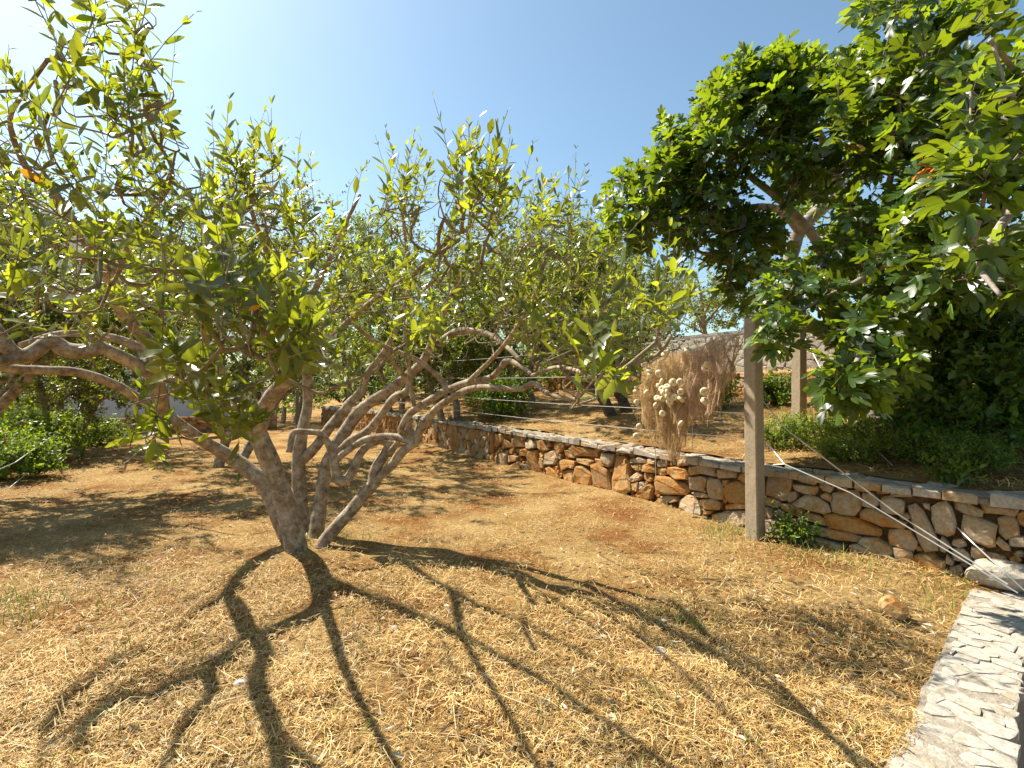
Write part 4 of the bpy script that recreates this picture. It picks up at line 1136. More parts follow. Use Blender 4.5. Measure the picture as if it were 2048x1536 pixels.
# ---- the olives and other trees behind
def extra_shoots(lines, P, D, per, c, up):
    bp = [P]; bd = [D]
    for _ in range(per - 1):
        q = []; 
        for L_ in lines:
            u = (.15 + .85 * rnd.random()) * (len(L_) - 1); i = min(int(u), len(L_) - 2); q.append(L_[i] + (L_[i + 1] - L_[i]) * (u - i))
        q = np.array(q); o = unit(q - np.array(c))
        bp.append(q); bd.append(unit(o * .5 + np.array([0, 0, up]) + R.normal(0, .55, q.shape)))
    return np.concatenate(bp), np.concatenate(bd)
def back_tree(name, label, cat, xy, crown_c, crown_r, n, leaf, mat, tone=(1, 1, 1), stems=2, pairs=6, shoot=(.18, .34), wood='olive_bark', trunk_r=.10, tpl=OL_LO, up=.6, shell=.45, clump=1.0, wid=1.95, per=7):
    z0 = base_z(*xy); th = thing(name, [*xy, z0], label, cat)
    limbs = []
    for k in range(stems):
        a = 6.283 * k / stems + rnd.random() * 1.5
        c = np.array(crown_c); r = np.array(crown_r)
        top = c + np.array([math.cos(a), math.sin(a), .45]) * r * rnd.uniform(.45, .75)
        b0 = np.array([xy[0] + .10 * math.cos(a) * stems, xy[1] + .10 * math.sin(a) * stems, z0 - .1])
        mid = b0 * .55 + np.array([c[0], c[1], c[2] - r[2] * .5]) * .45 + np.array([math.cos(a), math.sin(a), 0]) * .25
        q = (mid + top) / 2 + R.normal(0, .12, 3)
        limbs.append(('trunk', [(*b0, trunk_r), (*((b0 + mid) / 2 + R.normal(0, .05, 3)), trunk_r * .85), (*mid, trunk_r * .7), (*q, trunk_r * .45), (*top, trunk_r * .16)]))
        for j in range(3):
            aa = a + rnd.uniform(-1.5, 1.5); e = c + np.array([math.cos(aa), math.sin(aa), rnd.uniform(-.5, .9)]) * r * .72
            st = mid * (1 - j * .25) + q * j * .25
            limbs.append(('limb', [(*st, trunk_r * .45), (*((st + e) / 2 + R.normal(0, .15, 3)), trunk_r * .3), (*e, trunk_r * .1)]))
    nodes = limbs_to_wood(th, limbs, M[wood], 7, .12, 4)
    # clumps give the crown light and dark masses and gaps
    nc = max(6, int(16 * clump)); cc, _ = ellipsoid(crown_c, np.array(crown_r) * .82, nc, .55)
    w = R.integers(0, nc, n); rad = np.min(crown_r) * R.uniform(.28, .55, nc)
    P = cc[w] + R.normal(size=(n, 3)) * (rad[w] * .62)[:, None]
    P = P[P[:, 2] > z0 + .35]
    o = unit(P - np.array(crown_c)); D = unit(o * .6 + np.array([0, 0, up]) + R.normal(0, .4, P.shape))
    Ls = R.uniform(*shoot, len(P))
    ln_, wt_ = grow(nodes, P - D * (Ls * .5)[:, None], D, .35)
    P, D = extra_shoots(ln_, P, D, per, crown_c, up)
    Ls = R.uniform(*shoot, len(P))
    sh, p, d, nr, l = olive_sprays(P - D * (Ls * .3)[:, None], D, Ls, pairs, leaf)
    big = [(a, b) for a, b in zip(ln_, wt_)]
    twigs(th, [a for a, _ in big], [b for _, b in big], M['twig_bark'] if wood == 'olive_bark' else M[wood], .003, 'twigs', 3, .02, sh[::5] if crown_c[1] < 12 else None, .002)
    put_leaves(th, tpl, mat, p, d, nr, l, np.full(len(p), wid), leaf_cols(len(p), .26) * np.array(tone), 0, (OL_LO, OL_2))
    return th
OLF = M['far_olive_leaf']
back_tree('olive_tree', 'olive tree with two dark stems growing behind the bare-limbed olive', 'olive tree', (-5.15, 9.1), (-4.1, 9.2, 2.95), (3.1, 2.0, 1.6), 720, .066, OLF, stems=2)
back_tree('olive_tree', 'bushy olive tree hanging over the vines in front of the white house', 'olive tree', (-10.2, 11.2), (-9.6, 11.0, 2.7), (2.9, 2.2, 1.9), 720, .070, OLF, (1.05, 1.0, .9), stems=3)
back_tree('olive_tree', 'olive tree on the terrace beside the far concrete post', 'olive tree', (-3.4, 14.8), (-3.2, 14.6, 3.4), (3.0, 2.2, 2.2), 620, .095, OLF, (1.0, 1.0, 1.0), stems=2, per=4)
back_tree('olive_tree', 'olive tree with dark curved trunk on the terrace left of the fishing net', 'olive tree', (2.15, 9.7), (1.45, 9.7, 3.05), (2.4, 1.9, 1.6), 720, .068, OLF, (1.02, 1.02, 1.0), stems=2, wood='dark_bark', trunk_r=.12)
back_tree('olive_tree', 'wide olive tree further up the terrace behind the curved-trunk olive', 'olive tree', (.2, 13.4), (-.1, 13.2, 3.3), (2.8, 2.0, 2.1), 640, .082, OLF, (.98, 1.0, .95), stems=3)
back_tree('olive_tree', 'small olive tree by the end of the retaining wall', 'olive tree', (-8.6, 19.2), (-8.2, 19.4, 3.6), (2.8, 2.2, 2.2), 430, .105, OLF, (.95, 1.0, .9), stems=2, per=4)
back_tree('dense_tree', 'dark dense evergreen rising above the olives', 'tree', (-6.6, 21.0), (-6.7, 21.0, 6.4), (2.2, 2.0, 2.9), 430, .125, M['bush_leaf'], (1.2, 1.1, 1.0), stems=1, wood='dark_bark', trunk_r=.2, per=4)
back_tree('dense_tree', 'yellow-green tree growing above the pale mortared wall', 'tree', (6.6, 16.8), (6.4, 17.0, 4.5), (2.7, 2.2, 1.7), 430, .09, OLF, (1.45, 1.35, .75), stems=2, per=4)
back_tree('dense_tree', 'leafy green tree above the mortared wall behind the fig', 'tree', (11.6, 14.6), (11.4, 14.8, 4.9), (3.0, 2.4, 2.1), 430, .11, M['bright_leaf'], (1.0, .95, 1.0), stems=2, per=4)
back_tree('dense_tree', 'tall mixed green tree behind the wide terrace olive', 'tree', (1.6, 21.0), (1.4, 21.0, 5.0), (4.0, 2.5, 3.0), 430, .125, OLF, (.95, 1.0, .8), stems=2, trunk_r=.18, per=4)
back_tree('dense_tree', 'round dark tree between the white house and the evergreen', 'tree', (-13.0, 20.0), (-13.0, 20.0, 4.2), (3.2, 2.4, 2.8), 430, .125, OLF, (.9, .95, .8), stems=2, trunk_r=.18, per=4)
back_tree('dense_tree', 'broad green tree before the white house wall', 'tree', (-17.8, 19.0), (-17.6, 19.0, 3.6), (3.0, 2.2, 2.5), 430, .125, OLF, (1.0, 1.0, .8), stems=2, trunk_r=.18, per=4)

back_tree('olive_tree', 'olive tree beside the yard whose branches hang in over the vines', 'olive tree', (-8.3, 6.4), (-6.4, 6.6, 2.9), (2.6, 1.8, 1.4), 640, .066, OLF, (1.05, 1.02, .95), stems=3)
back_tree('olive_tree', 'young olive tree up on the terrace between the two wide olives', 'olive tree', (-1.4, 11.6), (-1.6, 11.5, 2.95), (2.1, 1.7, 1.6), 560, .072, OLF, (1.0, 1.03, .9), stems=2)

# ---- fig tree on the terrace
fb = np.array([4.95, 6.65]); fz = base_z(*fb)
fig = thing('fig_tree', [*fb, fz], 'large spreading fig tree with lobed leaves and pale limbs above the stone wall', 'fig tree')
f0 = (*[1770], 768 + (CAM_H - fz + .1) / 6.65 * 1000, 6.65)
LF = [
 lim('trunk', (1770, f0[1], 6.65, 42), (1778, 700, 6.6, 38), (1790, 600, 6.4, 34), (1805, 545, 6.1, 31), (1840, 470, 5.6, 28), (1890, 400, 5.0, 25), (1960, 330, 4.4, 22), (2040, 260, 3.9, 18)),
 lim('trunk', (1762, f0[1], 6.7, 36), (1720, 720, 6.9, 32), (1640, 660, 7.1, 30), (1578, 620, 7.2, 28), (1568, 565, 7.2, 28), (1585, 500, 7.1, 27), (1603, 455, 7.0, 26), (1645, 415, 6.8, 26), (1678, 390, 6.7, 24), (1670, 345, 6.6, 20), (1640, 270, 6.3, 14), (1600, 190, 6.0, 9)),
 lim('trunk', (1772, f0[1], 6.75, 30), (1730, 690, 6.9, 28), (1672, 610, 7.0, 26), (1655, 540, 6.9, 22), (1625, 470, 6.6, 18), (1560, 400, 6.2, 15), (1490, 340, 5.8, 12), (1480, 280, 5.6, 10), (1440, 220, 5.4, 7)),
 lim('limb', (1802, 556, 6.1, 26), (1850, 520, 5.0, 24), (1900, 492, 4.0, 25), (1950, 464, 3.4, 30), (2000, 430, 3.1, 33), (2048, 402, 2.9, 34), (2130, 350, 2.7, 34)),
 lim('limb', (1600, 460, 7.0, 20), (1560, 420, 6.6, 16), (1500, 415, 6.1, 13), (1430, 440, 5.6, 10), (1360, 430, 5.3, 7)),
 lim('limb', (1655, 540, 6.9, 18), (1720, 500, 6.0, 16), (1760, 440, 5.2, 14), (1780, 360, 4.6, 12), (1800, 260, 4.2, 9), (1790, 170, 4.0, 7)),
 lim('limb', (1800, 565, 6.2, 18), (1775, 600, 5.0, 15), (1745, 640, 4.0, 14), (1728, 690, 3.5, 13), (1705, 745, 3.2, 10), (1690, 800, 3.1, 7)),
 lim('limb', (1890, 400, 5.0, 16), (1860, 330, 4.4, 15), (1870, 250, 3.9, 12), (1900, 170, 3.5, 9)),
 lim('limb', (1840, 470, 5.6, 18), (1780, 520, 4.6, 14), (1720, 560, 4.1, 12), (1640, 600, 3.9, 9), (1570, 640, 3.8, 6)),
 lim('limb', (2040, 400, 2.95, 20), (1990, 470, 2.7, 16), (1960, 530, 2.5, 12), (2000, 590, 2.3, 8)),
 lim('limb', (2040, 260, 3.9, 14), (2060, 190, 3.2, 13), (2020, 130, 2.6, 10), (1980, 80, 2.4, 8)),
 lim('limb', (1568, 565, 7.2, 14), (1500, 540, 6.6, 12), (1440, 520, 6.1, 9), (1390, 500, 5.8, 6)),
]
nodesF = limbs_to_wood(fig, LF, M['fig_bark'], 9, .10)
FB = [(1300, 400, 90, 70, 5.2, 6.4, 34, .6), (1400, 340, 80, 110, 5.0, 6.4, 44, .7), (1450, 470, 120, 60, 5.0, 6.4, 36, .5), (1500, 230, 110, 90, 4.8, 6.2, 44, .9), (1590, 160, 70, 60, 4.8, 6.0, 20, 1.0),
 (1640, 300, 110, 120, 4.6, 6.2, 44, .7), (1760, 200, 90, 100, 4.0, 5.4, 34, .8), (1850, 150, 120, 70, 3.2, 4.8, 28, .8), (1860, 300, 110, 110, 3.4, 5.0, 32, .6), (1980, 200, 70, 100, 2.6, 3.6, 18, .6),
 (1960, 340, 70, 60, 2.8, 3.6, 9, .4), (1940, 540, 90, 70, 2.4, 3.4, 14, .2), (1760, 440, 80, 70, 4.0, 6.0, 18, .5), (1700, 500, 60, 40, 4.2, 5.6, 10, .4), (1640, 420, 90, 70, 7.0, 8.2, 20, .5), (1760, 480, 80, 60, 6.8, 8.0, 18, .5), (1600, 570, 70, 40, 3.8, 4.8, 12, .3),
 (1545, 660, 30, 30, 3.6, 3.9, 3, .2), (1705, 660, 40, 40, 3.3, 4.0, 6, .1), (1700, 780, 45, 45, 3.0, 3.3, 5, -.2), (1760, 720, 50, 40, 3.2, 3.6, 5, .0), (1820, 480, 80, 60, 3.4, 4.6, 12, .4),
 (1500, 560, 60, 40, 5.0, 6.0, 8, .3), (2140, 200, 90, 200, 2.4, 4.0, 30, .6), (2250, 350, 120, 200, 2.4, 5.0, 40, .5), (1850, 20, 160, 60, 3.2, 4.6, 20, .9), (1250, 450, 50, 40, 5.4, 6.2, 10, .5), (1800, 620, 60, 40, 3.4, 4.4, 6, .2)]
FB += [(1480, 180, 60, 60, 5.0, 5.8, 16, 1.0), (1560, 130, 70, 40, 5.0, 5.8, 16, 1.1), (1340, 300, 40, 60, 5.4, 6.2, 14, .8), (1700, 140, 80, 50, 4.4, 5.4, 16, 1.0), (1680, 745, 22, 50, 3.0, 3.4, 4, .0), (1980, 250, 80, 150, 2.2, 3.0, 8, .3)]
ptsF, upF = blobs_to_points(FB, 1.6)
outF = ptsF - np.array([4.6, 5.8, 2.6]); outF[:, 2] *= .4
dirF = unit(unit(outF) * .6 + np.array([0, 0, 1.0]) * upF[:, None] + R.normal(0, .3, ptsF.shape))
lines, wt = grow(nodesF, ptsF, dirF, .22)
twigs(fig, lines, wt, M['fig_bark'], .0045, 'twigs', 5, .025)
pos, dr, nr, ln_ = [], [], [], []; pet = Geo()
for i in range(len(ptsF)):
    ax = dirF[i]; s1 = unit(np.cross(ax, R.normal(size=3))); s2 = np.cross(ax, s1); k = rnd.randint(6, 9)
    for j in range(k):
        a = 2.4 * j + rnd.uniform(-.3, .3); h = j / k; side = s1 * math.cos(a) + s2 * math.sin(a)
        st = ptsF[i] - ax * .16 * (1 - h)
        pd = unit(side * (1.0 - .55 * h) + ax * (.35 + .6 * h) + np.array([0, 0, .1])); pl = rnd.uniform(.04, .09)
        e = st + pd * pl
        V, Q, T = tube(np.array([st, e]), np.array([.0022, .0018]), 3, cap=False); pet.add(V, Q)
        d = unit(pd * .8 + np.array([0, 0, -.55 + .5 * h]) + R.normal(0, .22, 3))
        pos.append(e); dr.append(d); nr.append(unit(ax * .5 + np.array([0, 0, .8]) - side * .2 + R.normal(0, .55, 3))); ln_.append(rnd.uniform(.11, .20) * (1 - .4 * h ** 3))
pet.build(fig, 'petioles', M['bright_leaf'] if False else M['twig_bark'], True, 'stuff')
pos = np.array(pos); dr = np.array(dr); nr = np.array(nr); ln_ = np.array(ln_)
put_leaves(fig, FIG, M['fig_leaf'], pos, dr, nr, ln_, R.uniform(.8, 1.1, len(pos)), leaf_cols(len(pos), .24), 300)
# a dried, rust-coloured bunch caught in the fig
c = px(1858, 335, 3.3); g = Geo()
for i in range(70):
    p = c + R.normal(0, 1, 3) * np.array([.025, .03, .075]); d = unit(R.normal(0, 1, 3) + np.array([0, 0, -.6]))
    W, T, _ = lay_leaves(OL_LO, p[None], d[None], R.normal(size=(1, 3)), np.array([rnd.uniform(.03, .06)]), np.array([1.2])); g.add(W, None, T)
g.build(fig, 'dried_leaf_bunch', M['rust_leaf'], kind='stuff')

# ---- shrubs
def shrub(name, label, cat, xy, r, h, n, leaf, mat, tone=(1, 1, 1), tpl=OVAL, z0=None, stems=6, pairs=6, shoot=(.15, .3), group=None, up=.5, squash=1.0, wid=1.0, shell=.3, per=3, single=0):
    z0 = base_z(*xy) if z0 is None else z0
    th = thing(name, [*xy, z0], label, cat, group)
    limbs = []
    c = np.array([*xy, z0 + h * .5])
    for k in range(stems):
        a = 6.283 * k / stems + rnd.random()
        e = c + np.array([math.cos(a) * r * .6, math.sin(a) * r * .6 * squash, h * rnd.uniform(.0, .35)])
        b = np.array([xy[0] + .05 * math.cos(a), xy[1] + .05 * math.sin(a), z0 - .03])
        limbs.append(('stem', [(*b, .012 + .006 * h), (*((b + e) / 2 + R.normal(0, .04, 3)), .008 + .003 * h), (*e, .004)]))
    nodes = limbs_to_wood(th, limbs, M['dark_bark'], 5, .1, 3)
    P, v = ellipsoid(c, (r, r * squash, h * .55), n, shell)
    P = P[P[:, 2] > z0 + .04]; v = unit(P - c)
    D = unit(v * .7 + np.array([0, 0, up]) + R.normal(0, .35, P.shape)); Ls = R.uniform(*shoot, len(P))
    a_, w_ = grow(nodes, P - D * (Ls * .5)[:, None], D, .2)
    P, D = extra_shoots(a_, P, D, per, c, up); Ls = R.uniform(*shoot, len(P))
    sh, p, d, nr, l = olive_sprays(P - D * (Ls * .3)[:, None], D, Ls, pairs, leaf)
    twigs(th, a_, w_, M['dark_bark'], .0022, 'twigs', 3, .01, sh[::3] if xy[1] < 9 else None, .0015)
    put_leaves(th, tpl, mat, p, d, nr, l, np.full(len(p), wid), leaf_cols(len(p), .25) * np.array(tone), single, (OVAL_LO, OVAL_2))
    return th
BL, BR = M['bush_leaf'], M['bright_leaf']
shrub('leafy_bush', 'big dark leafy bush on the terrace at the corner of the stone wall', 'bush', (4.55, 4.95), 1.2, 2.1, 620, .095, BL, (.95, 1, 1), squash=.75, stems=9, shell=.35, shoot=(.2, .4), per=4, single=300)
shrub('leafy_bush', 'sunlit green bush between the fig trunk and the dark bush', 'bush', (5.3, 6.2), .8, 1.9, 280, .07, BR, (.9, 1, 1), squash=.8, stems=7, shoot=(.2, .4))
for (x, Yd, r, h, tone, lab) in ((1560, 5.75, .30, .36, (1, 1, 1), 'small green shrub right behind the near concrete post'),
                            (1640, 5.6, .38, .40, (1, .95, .9), 'bushy shrub at the foot of the terrace post'),
                            (1725, 5.45, .42, .38, (1.1, 1, 1), 'fine-leaved shrub under the hanging fig branch'),
                            (1800, 5.0, .40, .34, (1.25, 1.0, .9), 'reddish-tinged low shrub behind the wall coping'),
                            (1870, 4.6, .34, .30, (1, 1, 1), 'low shrub spreading before the dark bush'),
                            (1690, 4.95, .30, .24, (1.2, 1.0, .9), 'creeping yellowish shrub on the wall edge'),
                            (1940, 4.35, .30, .28, (.9, 1, 1), 'dark low shrub at the foot of the dark bush')):
    X_ = (x - 1024) / F * Yd; tone = tuple(1.25 * t for t in tone)
    shrub('low_shrub', lab, 'shrub', (X_, Yd), r, h, 170, .032, BR, tone, stems=7, pairs=6, shoot=(.10, .2))
shrub('low_shrub', 'light green leafy sprig growing at the wall corner by the dark bush', 'shrub', (3.62, 4.1), .16, .22, 18, .06, BR, (1.2, 1.1, 1), stems=4)
shrub('low_shrub', 'leafy green bush on the terrace left of the curved olive trunk', 'shrub', (-.30, 10.9), .75, .9, 150, .09, BR, (.95, 1, 1), stems=6)
shrub('low_shrub', 'green bush on the terrace right behind the fishing net', 'shrub', (3.55, 9.2), .55, .8, 120, .08, BR, (.8, 1, 1), stems=6)
shrub('low_shrub', 'small broad-leaved shrub before the second stone wall', 'shrub', (4.62, 8.8), .35, .55, 60, .10, BR, (1, 1, 1), stems=4)
shrub('vine_bush', 'bright green vine tangle spilling over the wires on the left', 'bush', (-9.2, 9.3), 1.2, .95, 300, .10, BR, (1.1, 1.05, 1), squash=.8, stems=8, shoot=(.2, .45), single=200)
shrub('vine_bush', 'dark green bush under the wires at the edge of the straw', 'bush', (-8.1, 7.8), .95, .75, 260, .09, BL, (1.3, 1.2, 1), squash=.7, stems=8)
shrub('vine_bush', 'low dark bush at the foot of the weathered post', 'bush', (-10.2, 12.2), .8, .7, 190, .08, BL, (1.3, 1.2, 1), stems=6)
shrub('vine_bush', 'dark hedge-like bush under the far olives at the wall end', 'bush', (-6.9, 20.2), 2.4, 1.8, 300, .12, BL, (1.1, 1.1, 1), stems=7, shoot=(.25, .5))
shrub('vine_bush', 'dark shrub mass beyond the terrace olive trees', 'bush', (-2.2, 18.4), 2.6, 2.2, 320, .13, BL, (1.2, 1.1, 1), stems=7, shoot=(.25, .5))
shrub('vine_bush', 'tangle of shrubs above the terrace wall behind the curved olive', 'bush', (3.2, 17.0), 2.2, 1.8, 280, .12, BL, (1.4, 1.3, 1), stems=7, shoot=(.25, .5))
shrub('vine_bush', 'dark thicket along the terrace wall behind the wide olive', 'bush', (.2, 16.6), 2.4, 2.0, 300, .13, BL, (1.0, 1.0, 1), stems=7, shoot=(.25, .5))
shrub('vine_bush', 'dark thicket behind the small olive at the wall end', 'bush', (-10.6, 21.5), 2.8, 2.4, 320, .14, BL, (1.0, 1.0, 1), stems=7, shoot=(.25, .5))
shrub('vine_bush', 'thicket filling the gap between the terrace olives', 'bush', (-4.6, 19.6), 2.4, 2.4, 320, .13, BL, (1.1, 1.1, 1), stems=7, shoot=(.25, .5))
shrub('vine_bush', 'dark green thicket left of the white garden wall', 'bush', (-16.2, 14.2), 2.0, 2.4, 320, .12, BL, (1.1, 1.1, 1), stems=7, shoot=(.25, .5))
shrub('vine_bush', 'shaded shrub growing in front of the white garden wall', 'bush', (-13.2, 12.0), 1.3, 2.0, 260, .10, BL, (1.2, 1.1, 1), stems=7, shoot=(.2, .45))
shrub('weed_clump', 'dark green weed clump growing against the wall beside the near post', 'weeds', (2.60, 4.60), .20, .22, 34, .06, BL, (1.3, 1.2, 1), stems=5, wid=.8, tpl=OL_HI)

# ------------------------------------------------------------------ straw, grass, litter
PAL = np.array([(.60, .41, .15), (.52, .33, .11), (.70, .51, .22), (.40, .235, .085), (.46, .27, .075), (.76, .60, .32), (.30, .165, .065), (.52, .25, .06)]) * .98
def blades(n, x, y, z, lmin, lmax, w, pal, wts, pitch, col_noise=True):
    az = R.uniform(0, 6.283, n) + 1.2 * (vnoise(x * .8, y * .8, 12) - .5)
    pt = np.abs(R.normal(0, pitch, n)) * np.sign(R.random(n) - .25)
    L = R.uniform(lmin, lmax, n) * (.55 + .9 * R.random(n) ** 2)
    d = np.stack([np.cos(az) * np.cos(pt), np.sin(az) * np.cos(pt), np.sin(pt)], -1)
    s = np.stack([-np.sin(az), np.cos(az), R.normal(0, .35, n)], -1); s = unit(s)
    p = np.stack([x, y, z], -1)
    a = p - d * (L / 2)[:, None]; b = p + d * (L / 2)[:, None]
    mid = p + np.stack([R.normal(0, .12, n) * L, R.normal(0, .12, n) * L, np.abs(R.normal(0, .10, n)) * L], -1)
    h = s * (w / 2)[:, None]
    V = np.stack([a - h * .6, a + h * .6, mid + h, mid - h, b + h * .4, b - h * .4], 1).reshape(-1, 3)
    k = np.arange(n)[:, None] * 6; nr_ = (y < 4.2)[:, None]
    Q = np.concatenate([(k + np.array([[0, 1, 2, 3]]))[nr_[:, 0]], (k + np.array([[3, 2, 4, 5]]))[nr_[:, 0]], (k + np.array([[0, 1, 4, 5]]))[~nr_[:, 0]]])
    ci = R.choice(len(pal), n, p=wts)
    c = pal[ci] * R.uniform(.75, 1.2, (n, 1))
    if col_noise:
        t = (.5 * fbm(x * .9, y * .9, 31) + .5 * fbm(x * 4.2, y * 4.2, 33))[:, None]; c = c * (.40 + 1.25 * t)
    return V, Q, np.repeat(c, 6, 0)
def yard_points(n, y0, y1, power):
    u = R.random(n)                            # density falls off with distance
    yy = (y0 ** (1 - power) + u * (y1 ** (1 - power) - y0 ** (1 - power))) ** (1 / (1 - power))
    xx = R.uniform(-1.3, 1.3, n) * (yy + .6)
    return xx, yy
WTS = np.array([.24, .18, .16, .13, .11, .06, .08, .04])
xx, yy = yard_points(300000, 1.35, 16, 1.65)
dS, _ = side_d(xx, yy); kk = (xx - K0[0]) * KR[0] + (yy - K0[1]) * KR[1]
ok = (dS < -.02) & (kk < .015 + .02 * R.random(len(xx))) & (xx > -13)
# bare patches of soil show through
ok &= R.random(len(xx)) < np.clip((fbm(xx * 1.7, yy * 1.7, 21) - .26) * 5.5, .22, 1)
xx, yy = xx[ok], yy[ok]; n = len(xx)
heap = np.clip(fbm(xx * 4.2, yy * 4.2, 33) - .40, 0, 1) * .16
V, Q, C = blades(n, xx, yy, gz(xx, yy) + R.uniform(.002, .03, n) + heap * R.random(n), .03, .085, .0024 + .0009 * yy * R.uniform(.6, 1.1, n) * .55, PAL, WTS, .42)
o = link('dry_grass', big_mesh('dry_grass', V, Q, None, C), M['straw']); tag(o, 'mown dry straw lying over the yard', 'straw', kind='stuff')
# long pale stalks
xx, yy = yard_points(2600, 1.4, 8, 1.6); dS, _ = side_d(xx, yy); kk = (xx - K0[0]) * KR[0] + (yy - K0[1]) * KR[1]
ok = (dS < -.1) & (kk < -.02); xx, yy = xx[ok], yy[ok]; n = len(xx)
V, Q, C = blades(n, xx, yy, gz(xx, yy) + .022, .12, .34, np.full(n, .0032), PAL[[2, 5, 0]], np.array([.4, .35, .25]), .07)
tag(link('straw_stalks', big_mesh('straw_stalks', V, Q, None, C), M['straw']), 'long pale stalks scattered on the straw', 'straw', kind='stuff')
# straw on the terrace
ss = R.uniform(2.5, 17, 70000); ds = R.uniform(.3, 5.0, 70000); P = wp(ss, ds)
keep = R.random(len(ss)) < np.clip(9 / np.maximum(P[:, 1], 4) ** 1.2, .1, 1); P, ds = P[keep], ds[keep]
n = len(P); zz = tz(ds) + .07 * (fbm(P[:, 0] * 1.1, P[:, 1] * 1.1, 8) - .45) + .02 * (vnoise(P[:, 0] * 5, P[:, 1] * 5, 3) - .5)
V, Q, C = blades(n, P[:, 0], P[:, 1], zz + R.uniform(.005, .03, n), .04, .12, R.uniform(.004, .009, n), PAL, WTS, .3)
tag(link('terrace_straw', big_mesh('terrace_straw', V, Q, None, C), M['straw']), 'dry straw covering the terrace above the wall', 'straw', kind='stuff')
ss = R.uniform(4, 14, 9000); ds = R.uniform(5.2, 7.9, 9000); P = wp(ss, ds); n = len(P)
V, Q, C = blades(n, P[:, 0], P[:, 1], tz(ds) + .03, .06, .16, R.uniform(.006, .012, n), PAL[[0, 2, 5]], np.array([.4, .3, .3]), .5)
tag(link('upper_straw', big_mesh('upper_straw', V, Q, None, C), M['straw']), 'dry grass on the step below the mortared wall', 'straw', kind='stuff')
# fallen leaves
xx, yy = yard_points(5200, 1.4, 9, 1.8); dS, _ = side_d(xx, yy); kk = (xx - K0[0]) * KR[0] + (yy - K0[1]) * KR[1]
ok = (dS < -.05) & (kk < -.02); xx, yy = xx[ok], yy[ok]; n = len(xx)
az = R.uniform(0, 6.283, n); d = np.stack([np.cos(az), np.sin(az), R.normal(0, .25, n)], -1)
W, T, _ = lay_leaves(OL_LO, np.stack([xx, yy, gz(xx, yy) + .025], -1), d, R.normal(0, .35, (n, 3)) + np.array([0, 0, 1.0]), R.uniform(.03, .06, n), R.uniform(.8, 1.3, n))
cl = np.array([(.46, .36, .22), (.36, .22, .10), (.52, .45, .33), (.50, .22, .05)])[R.choice(4, n, p=[.4, .3, .25, .05])] * R.uniform(.7, 1.2, (n, 1))
tag(link('leaf_litter', big_mesh('leaf_litter', W, None, T, np.repeat(cl, len(OL_LO[0]), 0)), M['straw']), 'dead olive leaves scattered over the straw', 'leaves', kind='stuff')
# green blades: scattered shoots and a few tufts
GP = []
for (x, y, k, sp) in ((15, 1215, 130, .14), (60, 1235, 60, .12), (190, 1225, 26, .05), (270, 1150, 16, .05), (1450, 1075, 150, .13), (1480, 1060, 60, .07), (1580, 1115, 50, .15), (1650, 1130, 60, .15), (1730, 1140, 40, .12),
                      (620, 1085, 40, .12), (700, 1080, 60, .14), (1290, 1420, 36, .06), (1860, 1210, 60, .12), (1900, 1180, 50, .1), (700, 1230, 10, .03), (230, 1330, 14, .05), (480, 1150, 14, .06), (1390, 1260, 30, .05), (1330, 1230, 24, .06)):
    Yd = CAM_H * F / (y - 768); c = px(x, y, Yd)
    GP.append(c[:2] + R.normal(0, sp, (k, 2)))
xs_, ys_ = yard_points(900, 1.6, 7, 1.5); GP.append(np.c_[xs_, ys_])
GP = np.concatenate(GP); dS, _ = side_d(GP[:, 0], GP[:, 1]); kk = (GP - K0) @ KR; GP = GP[(dS < -.02) & (kk < -.01)]; n = len(GP)
L = R.uniform(.035, .13, n); tp = np.stack([R.normal(0, .35, n), R.normal(0, .35, n), np.ones(n)], -1) * L[:, None]
b0 = np.c_[GP, gz(GP[:, 0], GP[:, 1])]; az = R.uniform(0, 6.28, n); sd = np.stack([np.cos(az), np.sin(az), az * 0], -1) * .0027
V = np.stack([b0 - sd, b0 + sd, b0 + tp * .55 + sd * .8, b0 + tp * .55 - sd * .8, b0 + tp * np.array([1.35, 1.35, 1]), ], 1).reshape(-1, 3)
k = np.arange(n)[:, None] * 5
gc = np.array([(.16, .26, .04), (.24, .30, .05), (.36, .34, .08)])[R.choice(3, n)] * R.uniform(.7, 1.2, (n, 1))
tag(link('green_grass', big_mesh('green_grass', V, k + np.array([[0, 1, 2, 3]]), k + np.array([[3, 2, 4]]), np.repeat(gc, 5, 0)), M['straw']), 'thin green grass blades sprouting through the straw', 'grass', kind='stuff')

# ------------------------------------------------------------------ loose stones, shell
def rock_mesh(sx, sy, sz, seed, n=2):
    import bmesh
    bm = bmesh.new(); bmesh.ops.create_icosphere(bm, subdivisions=n, radius=1)
    for v in bm.verts:
        k = 1 + .55 * (float(vnoise(v.co.x * 1.6 + seed, v.co.y * 1.6 + v.co.z * 1.3, seed)) - .5)
        v.co = Vector((v.co.x * sx * k, v.co.y * sy * k, v.co.z * sz * k))
    m = bpy.data.meshes.new('rock'); bm.to_mesh(m); bm.free(); return m
def rock(name, label, x, y, s, mat, group=None, dz=.3):
    Yd = CAM_H * F / (y - 768); c = px(x, y, Yd); z = float(gz(c[0], c[1]))
    m = rock_mesh(*s, rnd.random() * 9)
    o = link(name, m, M[mat]); o.location = (c[0], c[1], z + s[2] * dz); o.rotation_euler = (0, 0, rnd.random() * 6)
    return tag(o, label, 'stone', group)
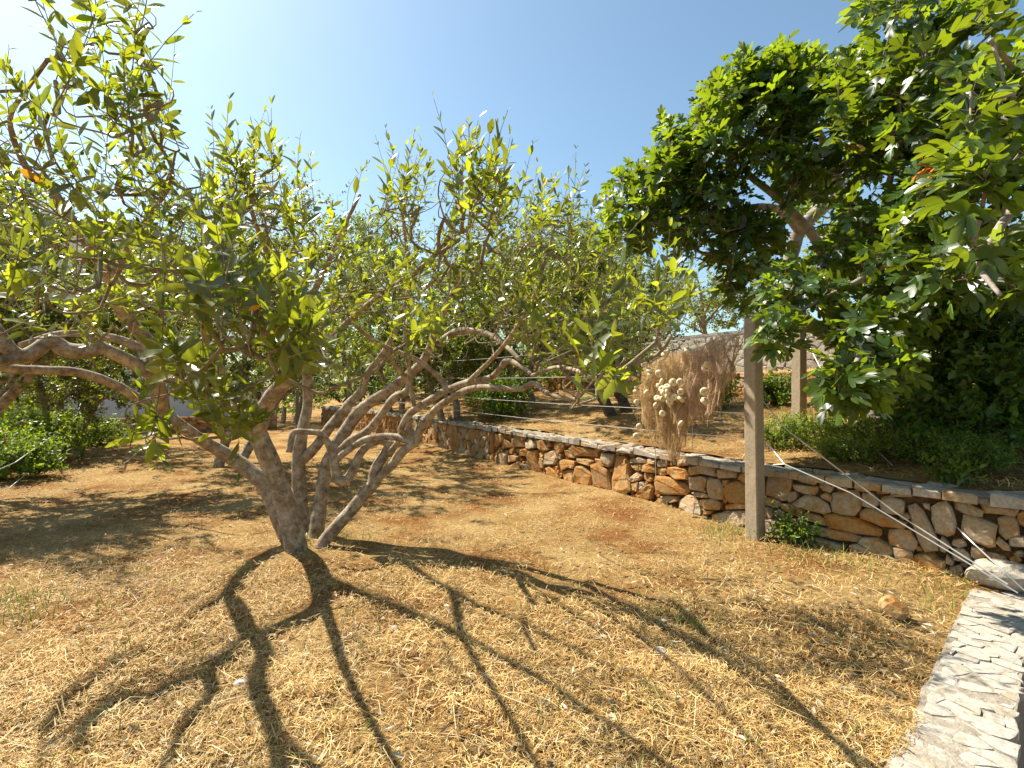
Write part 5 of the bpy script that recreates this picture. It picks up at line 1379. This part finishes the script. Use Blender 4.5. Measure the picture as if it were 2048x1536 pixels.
rock('rock', 'ochre rock half sunk in the straw near the boundary wall', 1785, 1228, (.095, .07, .075), 'ochre_stone', None, .75)
G = 'small pale stones lying in the straw'
for (x, y, r) in ((898, 1222, .022), (788, 1256, .030), (1327, 1242, .026), (1322, 1305, .034), (1086, 1408, .022), (1098, 1398, .016), (900, 1160, .012), (1120, 1132, .012), (1690, 1380, .028), (60, 1412, .024), (1440, 1105, .018), (545, 1115, .02)):
    rock('pebble', 'small pale stone lying on the mown straw', x, y, (r, r * .8, r * .65), 'pave_stone', G, .55)
# broken white boulder at the wall corner, and lumps at the wall foot
c = px(2005, 1128, 3.58)
o = link('boulder', rock_mesh(.20, .12, .115, 4.2, 3), M['pale_stone']); o.location = (c[0], c[1], .13); o.rotation_euler = (.1, -.12, -.6)
tag(o, 'large whitish loose boulder lying at the corner of the wall and the paving', 'boulder')
for (x, y, s, lab) in ((1850, 1140, (.12, .08, .09), 'rough brown lump of rock at the foot of the wall by the straw'), (1925, 1150, (.08, .07, .07), 'small brown rock wedged beside the paving edge under the wall')):
    o = rock('rock', lab, x, y, s, 'ochre_stone', None, .4)
# scallop shell
sh = px(480, 1388, 2.42); V = []; nR, nS = 6, 19
for i in range(nR):
    t = i / (nR - 1)
    for j in range(nS):
        a = -1.15 + 2.3 * j / (nS - 1); r = t * (.032 + .002 * (j % 2))
        V.append((r * math.sin(a), r * math.cos(a), .012 * math.sin(t * 2.6) * (1 - .4 * (a / 1.15) ** 2) + .0016 * (j % 2) * t))
Q = [[i * nS + j, i * nS + j + 1, (i + 1) * nS + j + 1, (i + 1) * nS + j] for i in range(nR - 1) for j in range(nS - 1)]
me = big_mesh('seashell', V, Q); o = link('seashell', me, M['shell_white'])
o.location = (sh[0], sh[1], float(gz(sh[0], sh[1])) + .018); o.rotation_euler = (.5, .2, .8)
tag(o, 'ribbed white scallop shell lying in the straw', 'shell')
print('objects', len(bpy.data.objects), 'tris', sum(sum(len(p.vertices) - 2 for p in m.polygons) if len(m.polygons) < 5000 else len(m.loops) - 2 * len(m.polygons) for m in bpy.data.meshes), 'wall stones', n_stone)
